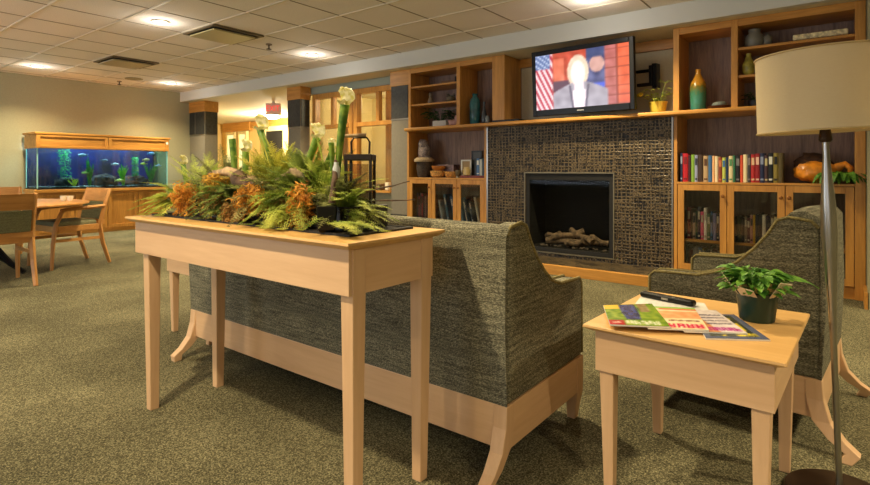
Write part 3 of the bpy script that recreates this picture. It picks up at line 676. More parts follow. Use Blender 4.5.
# left open shelf
ZL = .9055
t = thing('fabric_figure', 'grey patterned cloth figure sitting in a dark wicker pot, left open shelf', 'figure', (-4.3, 5.34, ZL))
obj('wicker_pot', lathe(B(), [(.07, 0), (.09, .03), (.1, .12), (.1, .2), (.11, .22)], 20, (-4.3, 5.34, ZL)), plain('wicker_dark', (62, 52, 44), .8, bump=1, bscale=80, vary=.3), t, smooth=True)
obj('fringe', lathe(B(), [(.13, .2), (.135, .225), (.1, .255)], 20, (-4.3, 5.34, ZL)), plain('fringe', (170, 150, 118), .9, bump=1, bscale=80, vary=.2), t, smooth=True)
obj('body', blob(blob(B(), (-4.3, 5.34, ZL+.33), (.085, .07, .13), 3, .25, 3), (-4.31, 5.33, ZL+.43), (.07, .055, .07), 6, .3), plain('grey_print', (128, 116, 112), .8, vary=.3, bscale=50), t, smooth=60)
wick = plain('wicker', (176, 130, 66), .7, bump=1, bscale=70, vary=.35)
lathed('basket', [(.06, 0), (.09, .02), (.1, .08), (.09, .085)], wick, (-4.06, 5.31, ZL), 'round wicker basket on the left open shelf, nearest the wicker pot figure', 'basket', sq=.8)
lathed('basket', [(.07, 0), (.1, .02), (.115, .07), (.1, .075)], wick, (-3.86, 5.36, ZL), 'wide wicker basket in the middle of the left open shelf', 'basket', sq=.8)
lathed('bowl', [(.05, 0), (.09, .03), (.1, .06), (.09, .055)], cm((170, 104, 40), .5), (-4.05, 5.32, ZL+.087), 'orange-brown bowl stacked on the round wicker basket', 'bowl', sq=.8)
o = obj('tin_box', box(B(), -4.12, -3.86, 5.38, 5.5, ZL+.088, ZL+.25), plain('tin', (110, 90, 92), .5, vary=.3, bscale=30), bev=.004); o.location.z = ZL+.0; tag(o, 'dark printed box standing at the back of the left open shelf behind the baskets', 'box')
lathed('candle_holder', [(.03, 0), (.02, .02), (.035, .05), (.035, .09), (.03, .095)], cm((96, 84, 62), .3), (-3.73, 5.29, ZL), 'small brown candle holder on the left open shelf right of the wicker baskets', 'candle holder')
o = obj('bird_figurine', blob(blob(B(), (-3.71, 5.4, ZL+.06), (.06, .035, .06), 2, .3), (-3.67, 5.39, ZL+.13), (.025, .022, .025), 3, .2), cm((58, 52, 42), .5), smooth=60); tag(o, 'dark rounded figurine behind the small candle holder on the left open shelf', 'figurine')
for nm, x, y, z, w, h, c, lb in (('picture_frame', -3.56, 5.44, .935, .15, .3, (24, 24, 26), 'tall black picture frame at the back of the left open shelf'),
                                 ('picture_frame', -3.64, 5.33, .935, .15, .19, (214, 214, 208), 'white picture frame leaning in front of the tall black frame')):
    t = thing(nm, lb, 'picture frame', (x, y, z)); f = B(); q = .018
    box(f, x-w/2, x-w/2+q, y, y+.015, z, z+h); box(f, x+w/2-q, x+w/2, y, y+.015, z, z+h); box(f, x-w/2+q, x+w/2-q, y, y+.015, z+h-q, z+h); box(f, x-w/2+q, x+w/2-q, y, y+.015, z, z+q)
    obj('frame', f, cm(c, .4), t); obj('picture', box(B(), x-w/2+q, x+w/2-q, y+.006, y+.012, z+q, z+h-q), cm((72, 70, 66) if c[0] < 100 else (150, 120, 70), .4), t)
lathed('jar', [(.035, 0), (.045, .01), (.045, .07), (.03, .085), (.03, .1)], cm((190, 166, 110), .3), (-3.59, 5.27, .9345), 'small cream jar standing on the flat maroon book', 'jar')
# wooden carved bowl on right open shelf
t = thing('carved_wooden_ladle', 'orange carved driftwood bowl with a curled handle on the right open shelf', 'carving', (-.14, 5.33, ZR))
burl = plain('burl', (206, 130, 40), .35, vary=.25, bscale=12)
bm = B(); blob(bm, (-.19, 5.33, ZR+.09), (.145, .1, .085), 2, .35, 3)
obj('bowl', bm, burl, t, smooth=60)
obj('handle', tube(B(), [(-.1, 5.33, ZR+.08), (-.04, 5.32, ZR+.13), (.0, 5.32, ZR+.155), (.035, 5.32, ZR+.12), (.03, 5.32, ZR+.075)], [.05, .036, .026, .024, .014], 10), burl, t, smooth=60)
obj('bark_back', blob(B(), (-.21, 5.4, ZR+.15), (.13, .06, .1), 7, .4, 3), plain('bark', (70, 46, 26), .8, bump=1, bscale=30, vary=.3), t, smooth=60)

# ------------------------------------------------------------------ television
tv = thing('television', 'flat-screen television on a wall arm above the fireplace showing a newscaster', 'television', (-2.075, 5.06, 1.9))
TW, TH = 1.08, .675
obj('bezel', box(box(box(box(B(), -TW/2, -TW/2+.045, -.03, .02, -TH/2, TH/2), TW/2-.045, TW/2, -.03, .02, -TH/2, TH/2), -TW/2+.045, TW/2-.045, -.03, .02, TH/2-.05, TH/2), -TW/2+.045, TW/2-.045, -.03, .02, -TH/2, -TH/2+.065), 'black', tv, world=False, bev=.006, seg=3)
obj('rear_case', box(B(), -TW/2+.03, TW/2-.03, .02, .07, -TH/2+.03, TH/2-.03), 'black_matte', tv, world=False, bev=.01)
def tv_img(u, v):
    n = noise.noise(Vector((u*14, v*9, 2)))*22
    c = (176+n*2, 70+n, 50+n)                                        # russet backdrop
    if u > .76:                                                       # red brick on the right
        c = (214+n, 92+n, 58+n) if u > .88 else (176+n, 96+n, 92+n)
        if (v*6.5) % 1 < .09 or abs(u-.88) < .008: c = (120, 44, 34)
    elif u > .57:
        c = (70+n*2, 74+n*2, 118+n*2)
        if (u-.68)**2/.006+(v-.72)**2/.02 < 1: c = (196+n, 150+n, 140+n)
        if v > .84: c = (60+n, 70+n, 110+n)
        if u > .62 and v < .4: c = (70, 90, 200)
    if u < .2:
        k = (u*1.9+v*.55)*9
        c = (232, 214, 216) if k % 1 < .5 else (176, 44, 62)
        if v > .74 and u < .17: c = (86, 104, 150) if (int(u*42)+int(v*30)) % 3 else (190, 200, 220)
    if abs(u-.27) < .06 and .42 < v < .9: c = (214+n, 112+n, 84+n)
    if .2 < u < .42 and .3 < v < .5: c = (90, 60, 76)
    x, y = u-.48, v-.6
    if x*x/.0135+(y-.03)**2/.085 < 1: c = (226+n, 198+n, 172+n)         # hair
    sh = .46-abs(u-.49)**1.5*1.15
    if v < sh and .2 < u < .79: c = (158+n, 150+n, 160+n)              # grey suit
    if v < .5 and abs(u-.49) < .05+(.0 if v > .3 else .02): c = (246, 226, 232)
    if v < .4 and abs(abs(u-.49)-.1-(.4-v)*-.08) < .012: c = (96, 88, 104)
    if x*x/.0062+(y-.0)**2/.048 < 1: c = (255, 226, 214)               # face, over-exposed as on the screen
    return c
picture('screen', [(-TW/2+.044, -.026, -TH/2+.064), (TW/2-.044, -.026, -TH/2+.064), (TW/2-.044, -.026, TH/2-.049), (-TW/2+.044, -.026, TH/2-.049)], 80, 45, tv_img, picture_mat('screen', 1.15, .2))
sc = [o for o in S.objects if o.name == 'screen'][0]; sc.parent = tv
obj('wall_bracket', box(box(box(B(), -.06, .06, .07, .46, -.06, .06), -.2, .2, .46, .50, -.15, .15), .40, .56, .40, .46, -.09, -.06), 'black_matte', tv, world=False)
obj('bracket_plate', box(box(box(B(), .555, .60, .38, .49, -.12, .12), .40, .56, .38, .42, .04, .07), .54, .57, .34, .40, -.1, .1), 'black', tv, world=False, bev=.004)
obj('logo_mark', box(B(), -.035, .035, -.0315, -.03, -TH/2+.028, -TH/2+.038), cm((150, 150, 150), .3), tv, world=False)
tv.rotation_euler = (R(3), 0, R(-4))

# ------------------------------------------------------------------ seats of one make: sofa and armchair
PROF = [(.012, .25), (.004, .5), (.008, .79), (.03, .815), (.10, .825), (.135, .812), (.165, .76), (.21, .70), (.27, .64), (.335, .595), (.41, .572), (.50, .568), (.585, .565), (.605, .545), (.61, .25)]
def seat(name, label, cat, W, loc, rz, cush, zback=.825, bulge=.0, leg_back=.14, deep=.61, out=0):
    t = thing(name, label, cat, loc, rz)
    h = W/2; zr0, zr1 = .10, .25
    P = [(u*deep/.61, z) for u, z in PROF]
    for s_ in (-1, 1):                                  # arm with wing
        bm = B(); a0, a1 = (s_*h, s_*(h-.075))
        prism(bm, P, 'x', min(a0, a1), max(a0, a1))
        a = obj('arm', bm, 'fabric', t, world=False, bev=.014, smooth=50, seg=3)
        pb = B()
        for xx, k0 in ((s_*(h-.004), 2), (s_*(h-.071), 7)):
            tube(pb, [(xx, u, z+.001) for u, z in P[k0:-1]]+[(xx, P[-1][0]+.001, .26)], .0065, 6)
        obj('piping', pb, 'piping', a, world=False, smooth=True)
    # back: slightly bowed outer face, rounded crown
    bm = B(); rings = []; n = 24; x0, x1 = -h, h
    for i in range(n+1):
        x = x0+(x1-x0)*i/n; bow = bulge*math.sin(PI*i/n); xi = max(-h+.0751, min(h-.0751, x)) ; zz = zback+.006*math.sin(PI*i/n)
        rings.append([(x, -.0, .25), (x, -.012, .5), (x, -.006-bow*.2, zz-.03), (x, .014, zz-.004), (xi, .055, zz+.006), (xi, .105, zz-.002), (xi, .13, zz-.03), (xi, .16, .5), (xi, .17, .25)])
    loft(bm, rings)
    bk = obj('backrest', bm, 'fabric', t, world=False, smooth=50)
    cw = (W-.152)/cush
    for i in range(cush):
        xa = -h+.076+cw*i
        obj('seat_cushion', box(B(), xa+.001, xa+cw-.001, .172, deep-.0, .32, .44), 'fabric', t, world=False, bev=.025, seg=4, smooth=50)
    obj('seat_deck', box(B(), -h+.076, h-.076, .172, deep-.01, .25, .32), 'fabric', t, world=False)
    d = .026
    pieces('apron_rail', [(-h+.03, h-.03, -.0, d, zr0+.01, zr1), (-h+.03, h-.03, deep-d, deep, zr0+.01, zr1)], 'maple_x', t, world=False, bev=.003)
    pieces('side_rail', [(min(s_*h, s_*(h-d)), max(s_*h, s_*(h-d)), .0, deep, zr0+.01, zr1) for s_ in (-1, 1)], 'maple_y', t, world=False, bev=.003)
    for s_ in (-1, 1):
        xc = s_*(h-.024)
        bm = B(); rg = []
        for z, yc, sy, sx in ((.249, .025, .052, .05), (.18, .02, .054, .05), (.11, .0, .055, .048), (.06, -.045, .05, .044), (.03, -.09, .044, .04), (0, -leg_back, .038, .036)):
            rg.append([(xc+s_*out*(1-z/.25)**2+a*sx/2, yc+b*sy/2, z) for a, b in ((-1, -1), (1, -1), (1, 1), (-1, 1))])
        loft(bm, rg); obj('leg', bm, 'maple_z', t, world=False, bev=.003)
        obj('leg', taper(B(), (xc, deep-.028, .249), .056, (xc-s_*.006, deep-.032, 0), .032, [((xc, deep-.028, .11), .054)]), 'maple_z', t, world=False, bev=.003)
    return t
seat('sofa', 'long woven grey-green sofa with its back to the console table, facing the fireplace', 'sofa', 1.955, (-1.8225, 1.466, 0), 0, 3, .815, leg_back=.09)
seat('armchair', 'woven grey-green armchair with splayed wood legs behind the side table and lamp', 'armchair', .66, (-.04, 2.665, 0), R(85.5), 1, .838, .015, .07, .61, .06)

# ------------------------------------------------------------------ tables
def legged_table(t, x0, x1, y0, y1, ztop, th, apr, over, leg, foot, insL, insR, insY):
    """top board with bevelled underside, apron, four tapering legs"""
    top = B(); b = .018
    loft(top, [[(x0-over+b, y0-over+b, ztop-th), (x1+over-b, y0-over+b, ztop-th), (x1+over-b, y1+over-b, ztop-th), (x0-over+b, y1+over-b, ztop-th)],
               [(x0-over, y0-over, ztop-.008), (x1+over, y0-over, ztop-.008), (x1+over, y1+over, ztop-.008), (x0-over, y1+over, ztop-.008)],
               [(x0-over+.002, y0-over+.002, ztop), (x1+over-.002, y0-over+.002, ztop), (x1+over-.002, y1+over-.002, ztop), (x0-over+.002, y1+over-.002, ztop)]])
    obj('tabletop', top, 'tabletop', t, world=False, bev=.0015)
    d = .022; zt = ztop-th-.0005; zb = zt-apr
    pieces('apron', [(x0, x1, y0, y0+d, zb, zt), (x0, x1, y1-d, y1, zb, zt)], 'maple_x', t, world=False, bev=.0015)
    pieces('end_apron', [(x0, x0+d, y0+d+.0003, y1-d-.0003, zb, zt), (x1-d, x1, y0+d+.0003, y1-d-.0003, zb, zt)], 'maple_y', t, world=False, bev=.0015)
    for sx, xi in ((0, x0+insL+leg/2), (1, x1-insR-leg/2)):
        for sy, yi in ((0, y0+insY+leg/2), (1, y1-insY-leg/2)):
            k = (leg-foot)/2*.6
            obj('leg', taper(B(), (xi, yi, zt-.001), leg, (xi+(k if sx == 0 else -k)*.6, yi+(k if sy == 0 else -k)*.6, 0), foot, [((xi, yi, zb-.01), leg)]), 'maple_z', t, world=False, bev=.003)
ct = thing('console_table', 'long maple console table holding the planter behind the sofa', 'table', (-1.712, 1.2, 0))
hx = .6575
legged_table(ct, -hx, hx-.014, -.2, .172, .805, .021, .13, .03, .05, .036, .045, -.004, .012)
obj('gravel_tray', box(B(), -hx+.015, hx-.09, -.125, .14, .8053, .8095), 'gravel', ct, world=False)
# the tray as a shallow lip
f = B(); a, b, c, d = -hx+.005, hx-.08, -.135, .15
box(f, a, b, c, c+.01, .8053, .812); box(f, a, b, d-.01, d, .8053, .812); box(f, a, a+.01, c+.01, d-.01, .8053, .812); box(f, b-.01, b, c+.01, d-.01, .8053, .812)
obj('tray_lip', f, 'black_matte', ct, world=False)
st = thing('side_table', 'square maple side table with magazines and a potted plant in front of the armchair', 'table', (-.37, 1.88, 0), R(-2))
legged_table(st, -.238, .238, -.27, .27, .52, .018, .125, .03, .044, .03, .01, .01, .008)
et = thing('end_table', 'maple end table half hidden beyond the far left end of the sofa', 'table', (-3.09, 1.86, 0))
legged_table(et, -.238, .238, -.27, .27, .52, .018, .125, .03, .044, .03, .01, .01, .008)

# ------------------------------------------------------------------ things on the side table
ZS = .5205
def mag(name, q, z, func, label, cat, th=.004, nx=44, ny=44):
    """q: four corners on the table, near-left, near-right, far-right, far-left"""
    c = sum((Vector((a, b)) for a, b in q), Vector((0, 0)))/4
    t = thing(name, label, cat, (c.x, c.y, z), 0, None)
    bm = B(); loft(bm, [[(a, b, z) for a, b in q], [(a, b, z+th) for a, b in q]]); obj('pages', bm, 'paper', t)
    picture('cover', [(a, b, z+th+.0006) for a, b in q], nx, ny, func, picture_mat(name+'_cover', 0, .25), t)
    return t
def nz(u, v, s=9, k=0): return noise.noise(Vector((u*s, v*s, k)))
def glyph(u, v, u0, u1, v0, v1, n, seed):
    """blocky lettering mask"""
    if not (u0 < u < u1 and v0 < v < v1): return False
    x = (u-u0)/(u1-u0)*n; i = int(x); fx = x-i; fy = (v-v0)/(v1-v0)
    if fx > .8: return False
    r = random.Random(seed*97+i).random()
    return fx < .26 or (fx > .55 and r > .3) or (abs(fy-.5) < .13 and r < .8) or (fy > .8 and r > .45) or (fy < .2 and r < .5)
def m_green(u, v):
    n = nz(u, v, 10, 1)*40
    c = (120+n*1.3, 150+n, 40+n*.5)
    if v > .78 and u < .3: c = (226, 190, 60)
    if .3 < u < .62 and .25 < v < .98 and abs(u-.46) < .1+.1*v-(.05 if abs(u-.46) < .012 and v < .9 else 0): c = (58+n, 66+n, 116+n)
    if .66 < u < .85 and v > .6: c = (150+n, 130+n, 90+n)
    if glyph(u, v, .3, .88, .05, .2, 9, 3): c = (240, 240, 236)
    if u < .27 and v < .22: c = (170, 40, 30)
    if glyph(u, v, .06, .22, .08, .15, 4, 5): c = (240, 230, 220)
    return c
def m_yellow(u, v):
    n = nz(u, v, 8, 4)*30
    c = (236+n*.4, 222+n*.5, 180+n)
    if .45 < v < .78: c = (238, 170+n, 120+n)
    if v > .93: c = (150, 200, 90)
    if .86 < v < .92 and u > .3: c = (220, 90, 50)
    if glyph(u, v, .05, .98, .05, .22, 6, 7): c = (206, 20, 76)
    if glyph(u, v, .4, .95, .32, .38, 14, 9): c = (120, 60, 60)
    return c
def m_pink(u, v):
    n = nz(u, v, 9, 6)*24
    c = (226+n, 214+n, 214+n)
    if u < .3 and v > .25: c = (60+n, 44+n, 36+n)
    if .1+.3*(1-v) < u < .4+.2*(1-v) and v < .85: c = (206+n, 140+n, 96+n)
    if glyph(u, v, .45, .98, .06, .2, 5, 2): c = (170, 30, 130)
    for k in range(4):
        if glyph(u, v, .5, .95, .32+k*.13, .38+k*.13, 10, 20+k): c = (80, 70, 90)
    return c
def m_blue(u, v):
    n = nz(u, v, 12, 8)*30
    c = (92, 98, 124)
    if .1 < u < .86 and .08 < v < .94: c = (60+n, 64+n, 50+n)
    if .3 < u < .8 and nz(u, v, 7, 3) > .12 and .1 < v < .9: c = (222, 196, 50)
    if glyph(u, v, .55, .9, .1, .2, 4, 12): c = (240, 214, 60)
    return c
mag('notepaper', [(-.588, 1.901), (-.353, 1.957), (-.40, 2.102), (-.612, 2.072)], ZS, lambda u, v: (238, 236, 230) if not glyph(u, v, .1, .9, (int(v*12))/12+.02, (int(v*12))/12+.05, 22, int(v*12)) else (190, 190, 196), 'white printed sheet under the black case at the back of the side table', 'paper', .001)
mag('magazine', [(-.311, 1.656), (-.165, 1.750), (-.289, 1.984), (-.40, 1.902)], ZS, m_blue, 'blue-grey bordered magazine with yellow flowers, rightmost and lowest of the magazines', 'magazine')
mag('magazine', [(-.372, 1.672), (-.222, 1.760), (-.343, 1.984), (-.47, 1.902)], ZS+.0052, m_pink, 'white magazine with purple lettering and a hand, lying on the blue-grey one', 'magazine')
mag('magazine', [(-.46, 1.622), (-.313, 1.708), (-.401, 1.947), (-.548, 1.872)], ZS+.0104, m_yellow, 'pale magazine with crimson title lettering in the middle of the fan', 'magazine')
mag('magazine', [(-.554, 1.570), (-.405, 1.655), (-.526, 1.902), (-.650, 1.777)], ZS+.0156, m_green, 'green gardening magazine showing blue jeans, leftmost and topmost of the magazines', 'magazine')
cs = thing('spectacle_case', 'long slim black case lying across the white sheet on the side table', 'case', (-.513, 2.05, ZS+.0018), R(-14))
obj('case_body', box(B(), -.1, .1, -.018, .018, 0, .02), 'black', cs, world=False, bev=.008, seg=3)
obj('hinge', box(B(), -.012, .012, -.021, -.018, .007, .014), 'steel', cs, world=False)
pp = thing('potted_plant', 'leafy green plant in a dark green ribbed pot on the side table', 'plant', (-.223, 1.975, ZS))
bm = B(); n = 40
loft(bm, [[((r*(1+(.035 if k % 2 else 0)))*math.cos(2*PI*k/n), (r*(1+(.035 if k % 2 else 0)))*math.sin(2*PI*k/n), z) for k in range(n)] for r, z in ((.045, 0), (.048, .004), (.057, .08), (.064, .092), (.06, .096), (.054, .085))])
obj('pot', bm, plain('pot_green', (20, 52, 42), .35), pp, world=False, smooth=30)
obj('soil', lathe(B(), [(.053, .08), (.053, .084)], 20), cm((40, 30, 22), .9), pp, world=False)
bm = B()
rnd = random.Random(4)
for a0, z1 in ((200, .135), (255, .11), (330, .13), (160, .12), (60, .12)):
    a = R(a0); q = []
    for da, rr, zz in ((-22, .062, .085), (22, .062, .085), (16, .098, z1), (-16, .1, z1+.01)): q.append((rr*math.cos(a+R(da)), rr*math.sin(a+R(da)), zz))
    obj('foil_flap', loft(B(), [q, [(x*1.015, y*1.015, z-.002) for x, y, z in q]]), cm((226, 204, 170), .4), pp, world=False)
obj('foliage', foliage(B(), 210, .072, .05, 12, .8, .3, .5, c=(-.008, -.005, .085)), M['leaf'], pp, world=False)
bm = B(); d = Vector((.75, .6, 0)).normalized(); sd = Vector((-.6, .75, .2)).normalized()
sec = []
for k in range(9):
    s_ = k/8; p = Vector((.04, .03, .13))+d*(.03+.12*s_)+Vector((0, 0, .015*math.sin(s_*3)-.03*s_)); w_ = .028*math.sin(PI*min(.985, .04+s_*.95))**.75
    sec.append([bm.verts.new(p-sd*w_), bm.verts.new(p-Vector((0, 0, .004))), bm.verts.new(p+sd*w_)])
for a_, b_ in zip(sec, sec[1:]):
    bm.faces.new((a_[0], a_[1], b_[1], b_[0])); bm.faces.new((a_[1], a_[2], b_[2], b_[1]))
obj('large_leaf', bm, 'leaf', pp, world=False, smooth=80)
bm = B()
for k in range(14):
    a = rnd.uniform(PI, 2*PI); blob(bm, (.055*math.cos(a), .055*math.sin(a), .1+rnd.random()*.02), (.01, .008, .014), k, .4, 1)
obj('dry_petals', bm, cm((206, 170, 100), .8), pp, world=False)

# ------------------------------------------------------------------ floor lamp
lp = thing('floor_lamp', 'slightly leaning steel floor lamp with a large cream drum shade', 'lamp', (-.012, 2.02, 0))
lp.rotation_euler = Matrix.Rotation(R(-2.3), 3, Vector((-.614, .789, 0))).to_euler()
obj('base', lathe(B(), [(.145, 0), (.148, .006), (.14, .018), (.05, .026), (.018, .034)], 40), 'bronze', lp, world=False, smooth=True)
obj('pole', lathe(B(), [(.012, .03), (.0085, .06), (.0085, .45), (.010, .56), (.013, .64), (.018, .74), (.0215, .82), (.019, .9), (.0125, .99), (.009, 1.04), (.0085, 1.09)], 24), 'steel', lp, world=False, smooth=True)
obj('socket', lathe(B(), [(.014, 1.085), (.018, 1.092), (.017, 1.1), (.014, 1.12), (.013, 1.16)], 18), 'bronze', lp, world=False, smooth=True)
obj('bulb', lathe(B(), [(.012, 1.16), (.03, 1.2), (.032, 1.23), (.015, 1.26)], 18), plain('bulb_glass', (230, 225, 210), .3), lp, world=False, smooth=True)
m, nt, b = new_mat('linen_shade')
tc = N(nt, 'ShaderNodeTexCoord'); mp = N(nt, 'ShaderNodeMapping'); mp.inputs['Scale'].default_value = (90, 90, 320); no = N(nt, 'ShaderNodeTexNoise', Scale=1.0, Detail=2.0)
nt.links.new(tc.outputs['Object'], mp.inputs['Vector']); nt.links.new(mp.outputs['Vector'], no.inputs['Vector'])
r = N(nt, 'ShaderNodeValToRGB'); r.color_ramp.elements[0].color = lin((232, 214, 174)); r.color_ramp.elements[1].color = lin((240, 226, 190)); nt.links.new(no.outputs['Fac'], r.inputs['Fac']); nt.links.new(r.outputs['Color'], b.inputs['Base Color'])
b.inputs['Roughness'].default_value = .85
tr = N(nt, 'ShaderNodeBsdfTranslucent'); tr.inputs['Color'].default_value = lin((240, 214, 150)); mx = N(nt, 'ShaderNodeMixShader'); mx.inputs['Fac'].default_value = .3
nt.links.new(b.outputs[0], mx.inputs[1]); nt.links.new(tr.outputs[0], mx.inputs[2]); nt.links.new(mx.outputs[0], nt.nodes['Material Output'].inputs['Surface'])
obj('lamp_shade', lathe(B(), [(.176, 1.117), (.1745, 1.352), (.1725, 1.352), (.174, 1.117)], 64, caps=False), m, lp, world=False, smooth=True)
for zc, rc in ((1.119, .177), (1.350, .1755)): bm = B(); tube(bm, [(rc*math.cos(2*PI*k/64), rc*math.sin(2*PI*k/64), zc) for k in range(65)], .003, 6, caps=False); obj('rim_trim', bm, cm((196, 170, 120), .7), lp, world=False, smooth=True)
bm = B()
for k in range(3): tube(bm, [(.012*math.cos(2*PI*k/3), .012*math.sin(2*PI*k/3), 1.15), (.174*math.cos(2*PI*k/3), .174*math.sin(2*PI*k/3), 1.13)], .0022, 5)
obj('shade_spider', bm, 'steel', lp, world=False)

# ------------------------------------------------------------------ dining group
def dining_chair(loc, rz, label):
    """facing +Y locally; bow-backed armchair"""
    t = thing('dining_chair', label, 'chair', loc, rz, 'dining chairs around the table')
    for s_ in (-1, 1):
        obj('leg', tube(B(), [(s_*.24, -.32, 0), (s_*.24, -.25, .22), (s_*.235, -.22, .42), (s_*.235, -.27, .62), (s_*.235, -.33, .8)], [.02, .024, .026, .024, .02], 4), 'chairwood_z', t, world=False, bev=.004)
        obj('leg', tube(B(), [(s_*.255, .24, 0), (s_*.25, .225, .25), (s_*.25, .2, .45), (s_*.255, .15, .57), (s_*.258, .12, .595)], [.017, .022, .024, .022, .018], 4), 'chairwood_z', t, world=False, bev=.004)
        obj('armrest', tube(B(), [(s_*.258, .16, .588), (s_*.262, .05, .603), (s_*.255, -.12, .61), (s_*.24, -.28, .62)], [.02, .024, .022, .018], 6), 'chairwood_y', t, world=False, smooth=True)
    f = B(); box(f, -.24, .24, .18, .21, .37, .43); box(f, -.24, .24, -.24, -.21, .37, .43); box(f, -.25, -.225, -.21, .18, .37, .43); box(f, .225, .25, -.21, .18, .37, .43)
    obj('seat_frame', f, 'chairwood_x', t, world=False, bev=.004)
    pieces('stretcher', [(-.246, -.232, -.25, .22, .27, .3), (.232, .246, -.25, .22, .27, .3)], 'chairwood_y', t, world=False)
    obj('seat_cushion', box(B(), -.225, .225, -.2, .2, .41, .475), 'fabric_d', t, world=False, bev=.02, smooth=50, seg=3)
    bm = B(); n = 10
    for i in range(n):
        pass
    loft(bm, [[(x, -.305-.03*math.cos(x*6)+.012, z0) for z0 in (.66,)]+[(x, -.345-.03*math.cos(x*6)+.012, .80), (x, -.325-.03*math.cos(x*6)+.012, .80)]+[(x, -.283-.03*math.cos(x*6)+.012, .66)] for x in [-.235+.47*i/n for i in range(n+1)]])
    obj('back_rail', bm, 'chairwood_x', t, world=False, bev=.003)
    bm = B(); loft(bm, [[(x, -.268-.03*math.cos(x*6)+.012, .47), (x, -.305-.03*math.cos(x*6)+.012, .655), (x, -.275-.03*math.cos(x*6)+.012, .655), (x, -.238-.03*math.cos(x*6)+.012, .47)] for x in [-.22+.44*i/n for i in range(n+1)]])
    obj('backrest_pad', bm, 'fabric_d', t, world=False, bev=.004)
    obj('lower_back_rail', box(B(), -.23, .23, -.275, -.25, .42, .468), 'chairwood_x', t, world=False)
    return t
ch = dining_chair((-5.84, 1.28, 0), R(90), 'dining armchair nearest the camera, seen from behind at the left edge')
c2 = copy_tree(ch); c2.location = (-6.52, 2.06, 0); c2.rotation_euler = (0, 0, R(186)); c2['label'] = 'dining armchair seen side-on, pulled up to the round table in front of the aquarium'
c3 = copy_tree(ch); c3.location = (-7.5, 1.72, 0); c3.rotation_euler = (0, 0, R(-96)); c3['label'] = 'dining armchair on the far side of the round table, only its back showing'
dt = thing('dining_table', 'round light wood dining table with black pedestal feet at the left edge', 'table', (-6.62, 1.33, 0))
obj('tabletop', lathe(B(), [(.86, .645), (.93, .66), (.93, .672), (.92, .675)], 56), 'chairwood_x', dt, world=False, smooth=30)
obj('column', lathe(B(), [(.05, .1), (.045, .6), (.14, .645)], 20), 'black', dt, world=False, smooth=True)
for k in range(4):
    a = R(40+90*k); obj('foot', tube(B(), [(.03*math.cos(a), .03*math.sin(a), .5), (.16*math.cos(a), .16*math.sin(a), .3), (.34*math.cos(a), .34*math.sin(a), .1), (.47*math.cos(a), .47*math.sin(a), .015)], [.03, .028, .026, .02], 6), 'black', dt, world=False, smooth=True)
for x, y, lb in ((-6.47, 2.02, 'small white cup at left on the dining table edge'), (-6.4, 2.06, 'small white cup at right on the dining table edge')):
    lathed('cup', [(.018, 0), (.026, .02), (.03, .055), (.027, .055), (.022, .02)], cm((235, 225, 200), .3), (x, y, .6755), lb, 'cup', 14, 'cups on the dining table')

# ------------------------------------------------------------------ aquarium
AX0, AX1, AY0, AY1 = -9.97, -9.45, 2.62, 4.52
cb = thing('aquarium_cabinet', 'long oak cabinet with four panelled doors carrying the aquarium', 'cabinet', ((AX0+AX1)/2, 3.56, 0))
obj('body', box(box(B(), AX0, AX1-.02, AY0-.02, AY1, 0, .66), AX0-.0, AX1+.02, AY0-.04, AY1+.02, .66, .705), 'oak_y', cb, bev=.004)
n = 4; w = (AY1-AY0-.04)/n
for i in range(n):
    ya = AY0+.02+w*i+.006; yb = ya+w-.012; q = .055; f = B(); xf = AX1-.0195
    box(f, xf, xf+.02, ya, ya+q, .06, .63); box(f, xf, xf+.02, yb-q, yb, .06, .63); box(f, xf, xf+.02, ya+q, yb-q, .57, .63); box(f, xf, xf+.02, ya+q, yb-q, .06, .12); box(f, xf, xf+.008, ya+q, yb-q, .12, .57)
    dd = obj('door', f, 'oak_z', cb, bev=.003)
    yk = yb-.025 if i % 2 == 0 else ya+.025
    obj('handle', tube(B(), [(xf+.02, yk, .47), (xf+.045, yk, .48), (xf+.045, yk, .55), (xf+.02, yk, .56)], .005, 6), 'brass', dd)
aq = thing('aquarium', 'long blue-lit glass aquarium with an oak hood against the left wall', 'aquarium', ((AX0+AX1)/2, 3.56, .706))
Z0, Z1 = .706, 1.345
g_ = .012; f = B()
box(f, AX1-g_, AX1, AY0, AY1, Z0+.02, Z1); box(f, AX0+g_, AX1-g_, AY0, AY0+g_, Z0+.02, Z1); box(f, AX0+g_, AX1-g_, AY1-g_, AY1, Z0+.02, Z1)
obj('glass_walls', f, 'tank_glass', aq)
obj('floor_pane', box(B(), AX0, AX1, AY0, AY1, Z0, Z0+.0195), 'black_matte', aq)
obj('backdrop', box(B(), AX0, AX0+g_-.001, AY0, AY1, Z0+.02, Z1), plain('backdrop_blue', (8, 11, 60), .5, vary=.6, bscale=3), aq)
f = B(); e = .012
for yy in (AY0, AY1): box(f, AX1-.006, AX1+.006, yy-.008, yy+.008, Z0+.02, Z1)
box(f, AX0+.01, AX0+.02, AY0-.006, AY0+.006, Z0+.02, Z1)
obj('corner_seams', f, 'tank_edge', aq)
f = B(); box(f, AX0-.02, AX1+.04, AY0-.04, AY1+.04, Z1+.19, Z1+.22); box(f, AX1+.0, AX1+.022, AY0-.022, AY1+.022, Z1-.02, Z1+.19)
box(f, AX0, AX1, AY0-.022, AY0, Z1-.02, Z1+.19); box(f, AX0, AX1, AY1, AY1+.022, Z1-.02, Z1+.19)
obj('hood', f, 'oak_y', aq, bev=.004)
f = B()
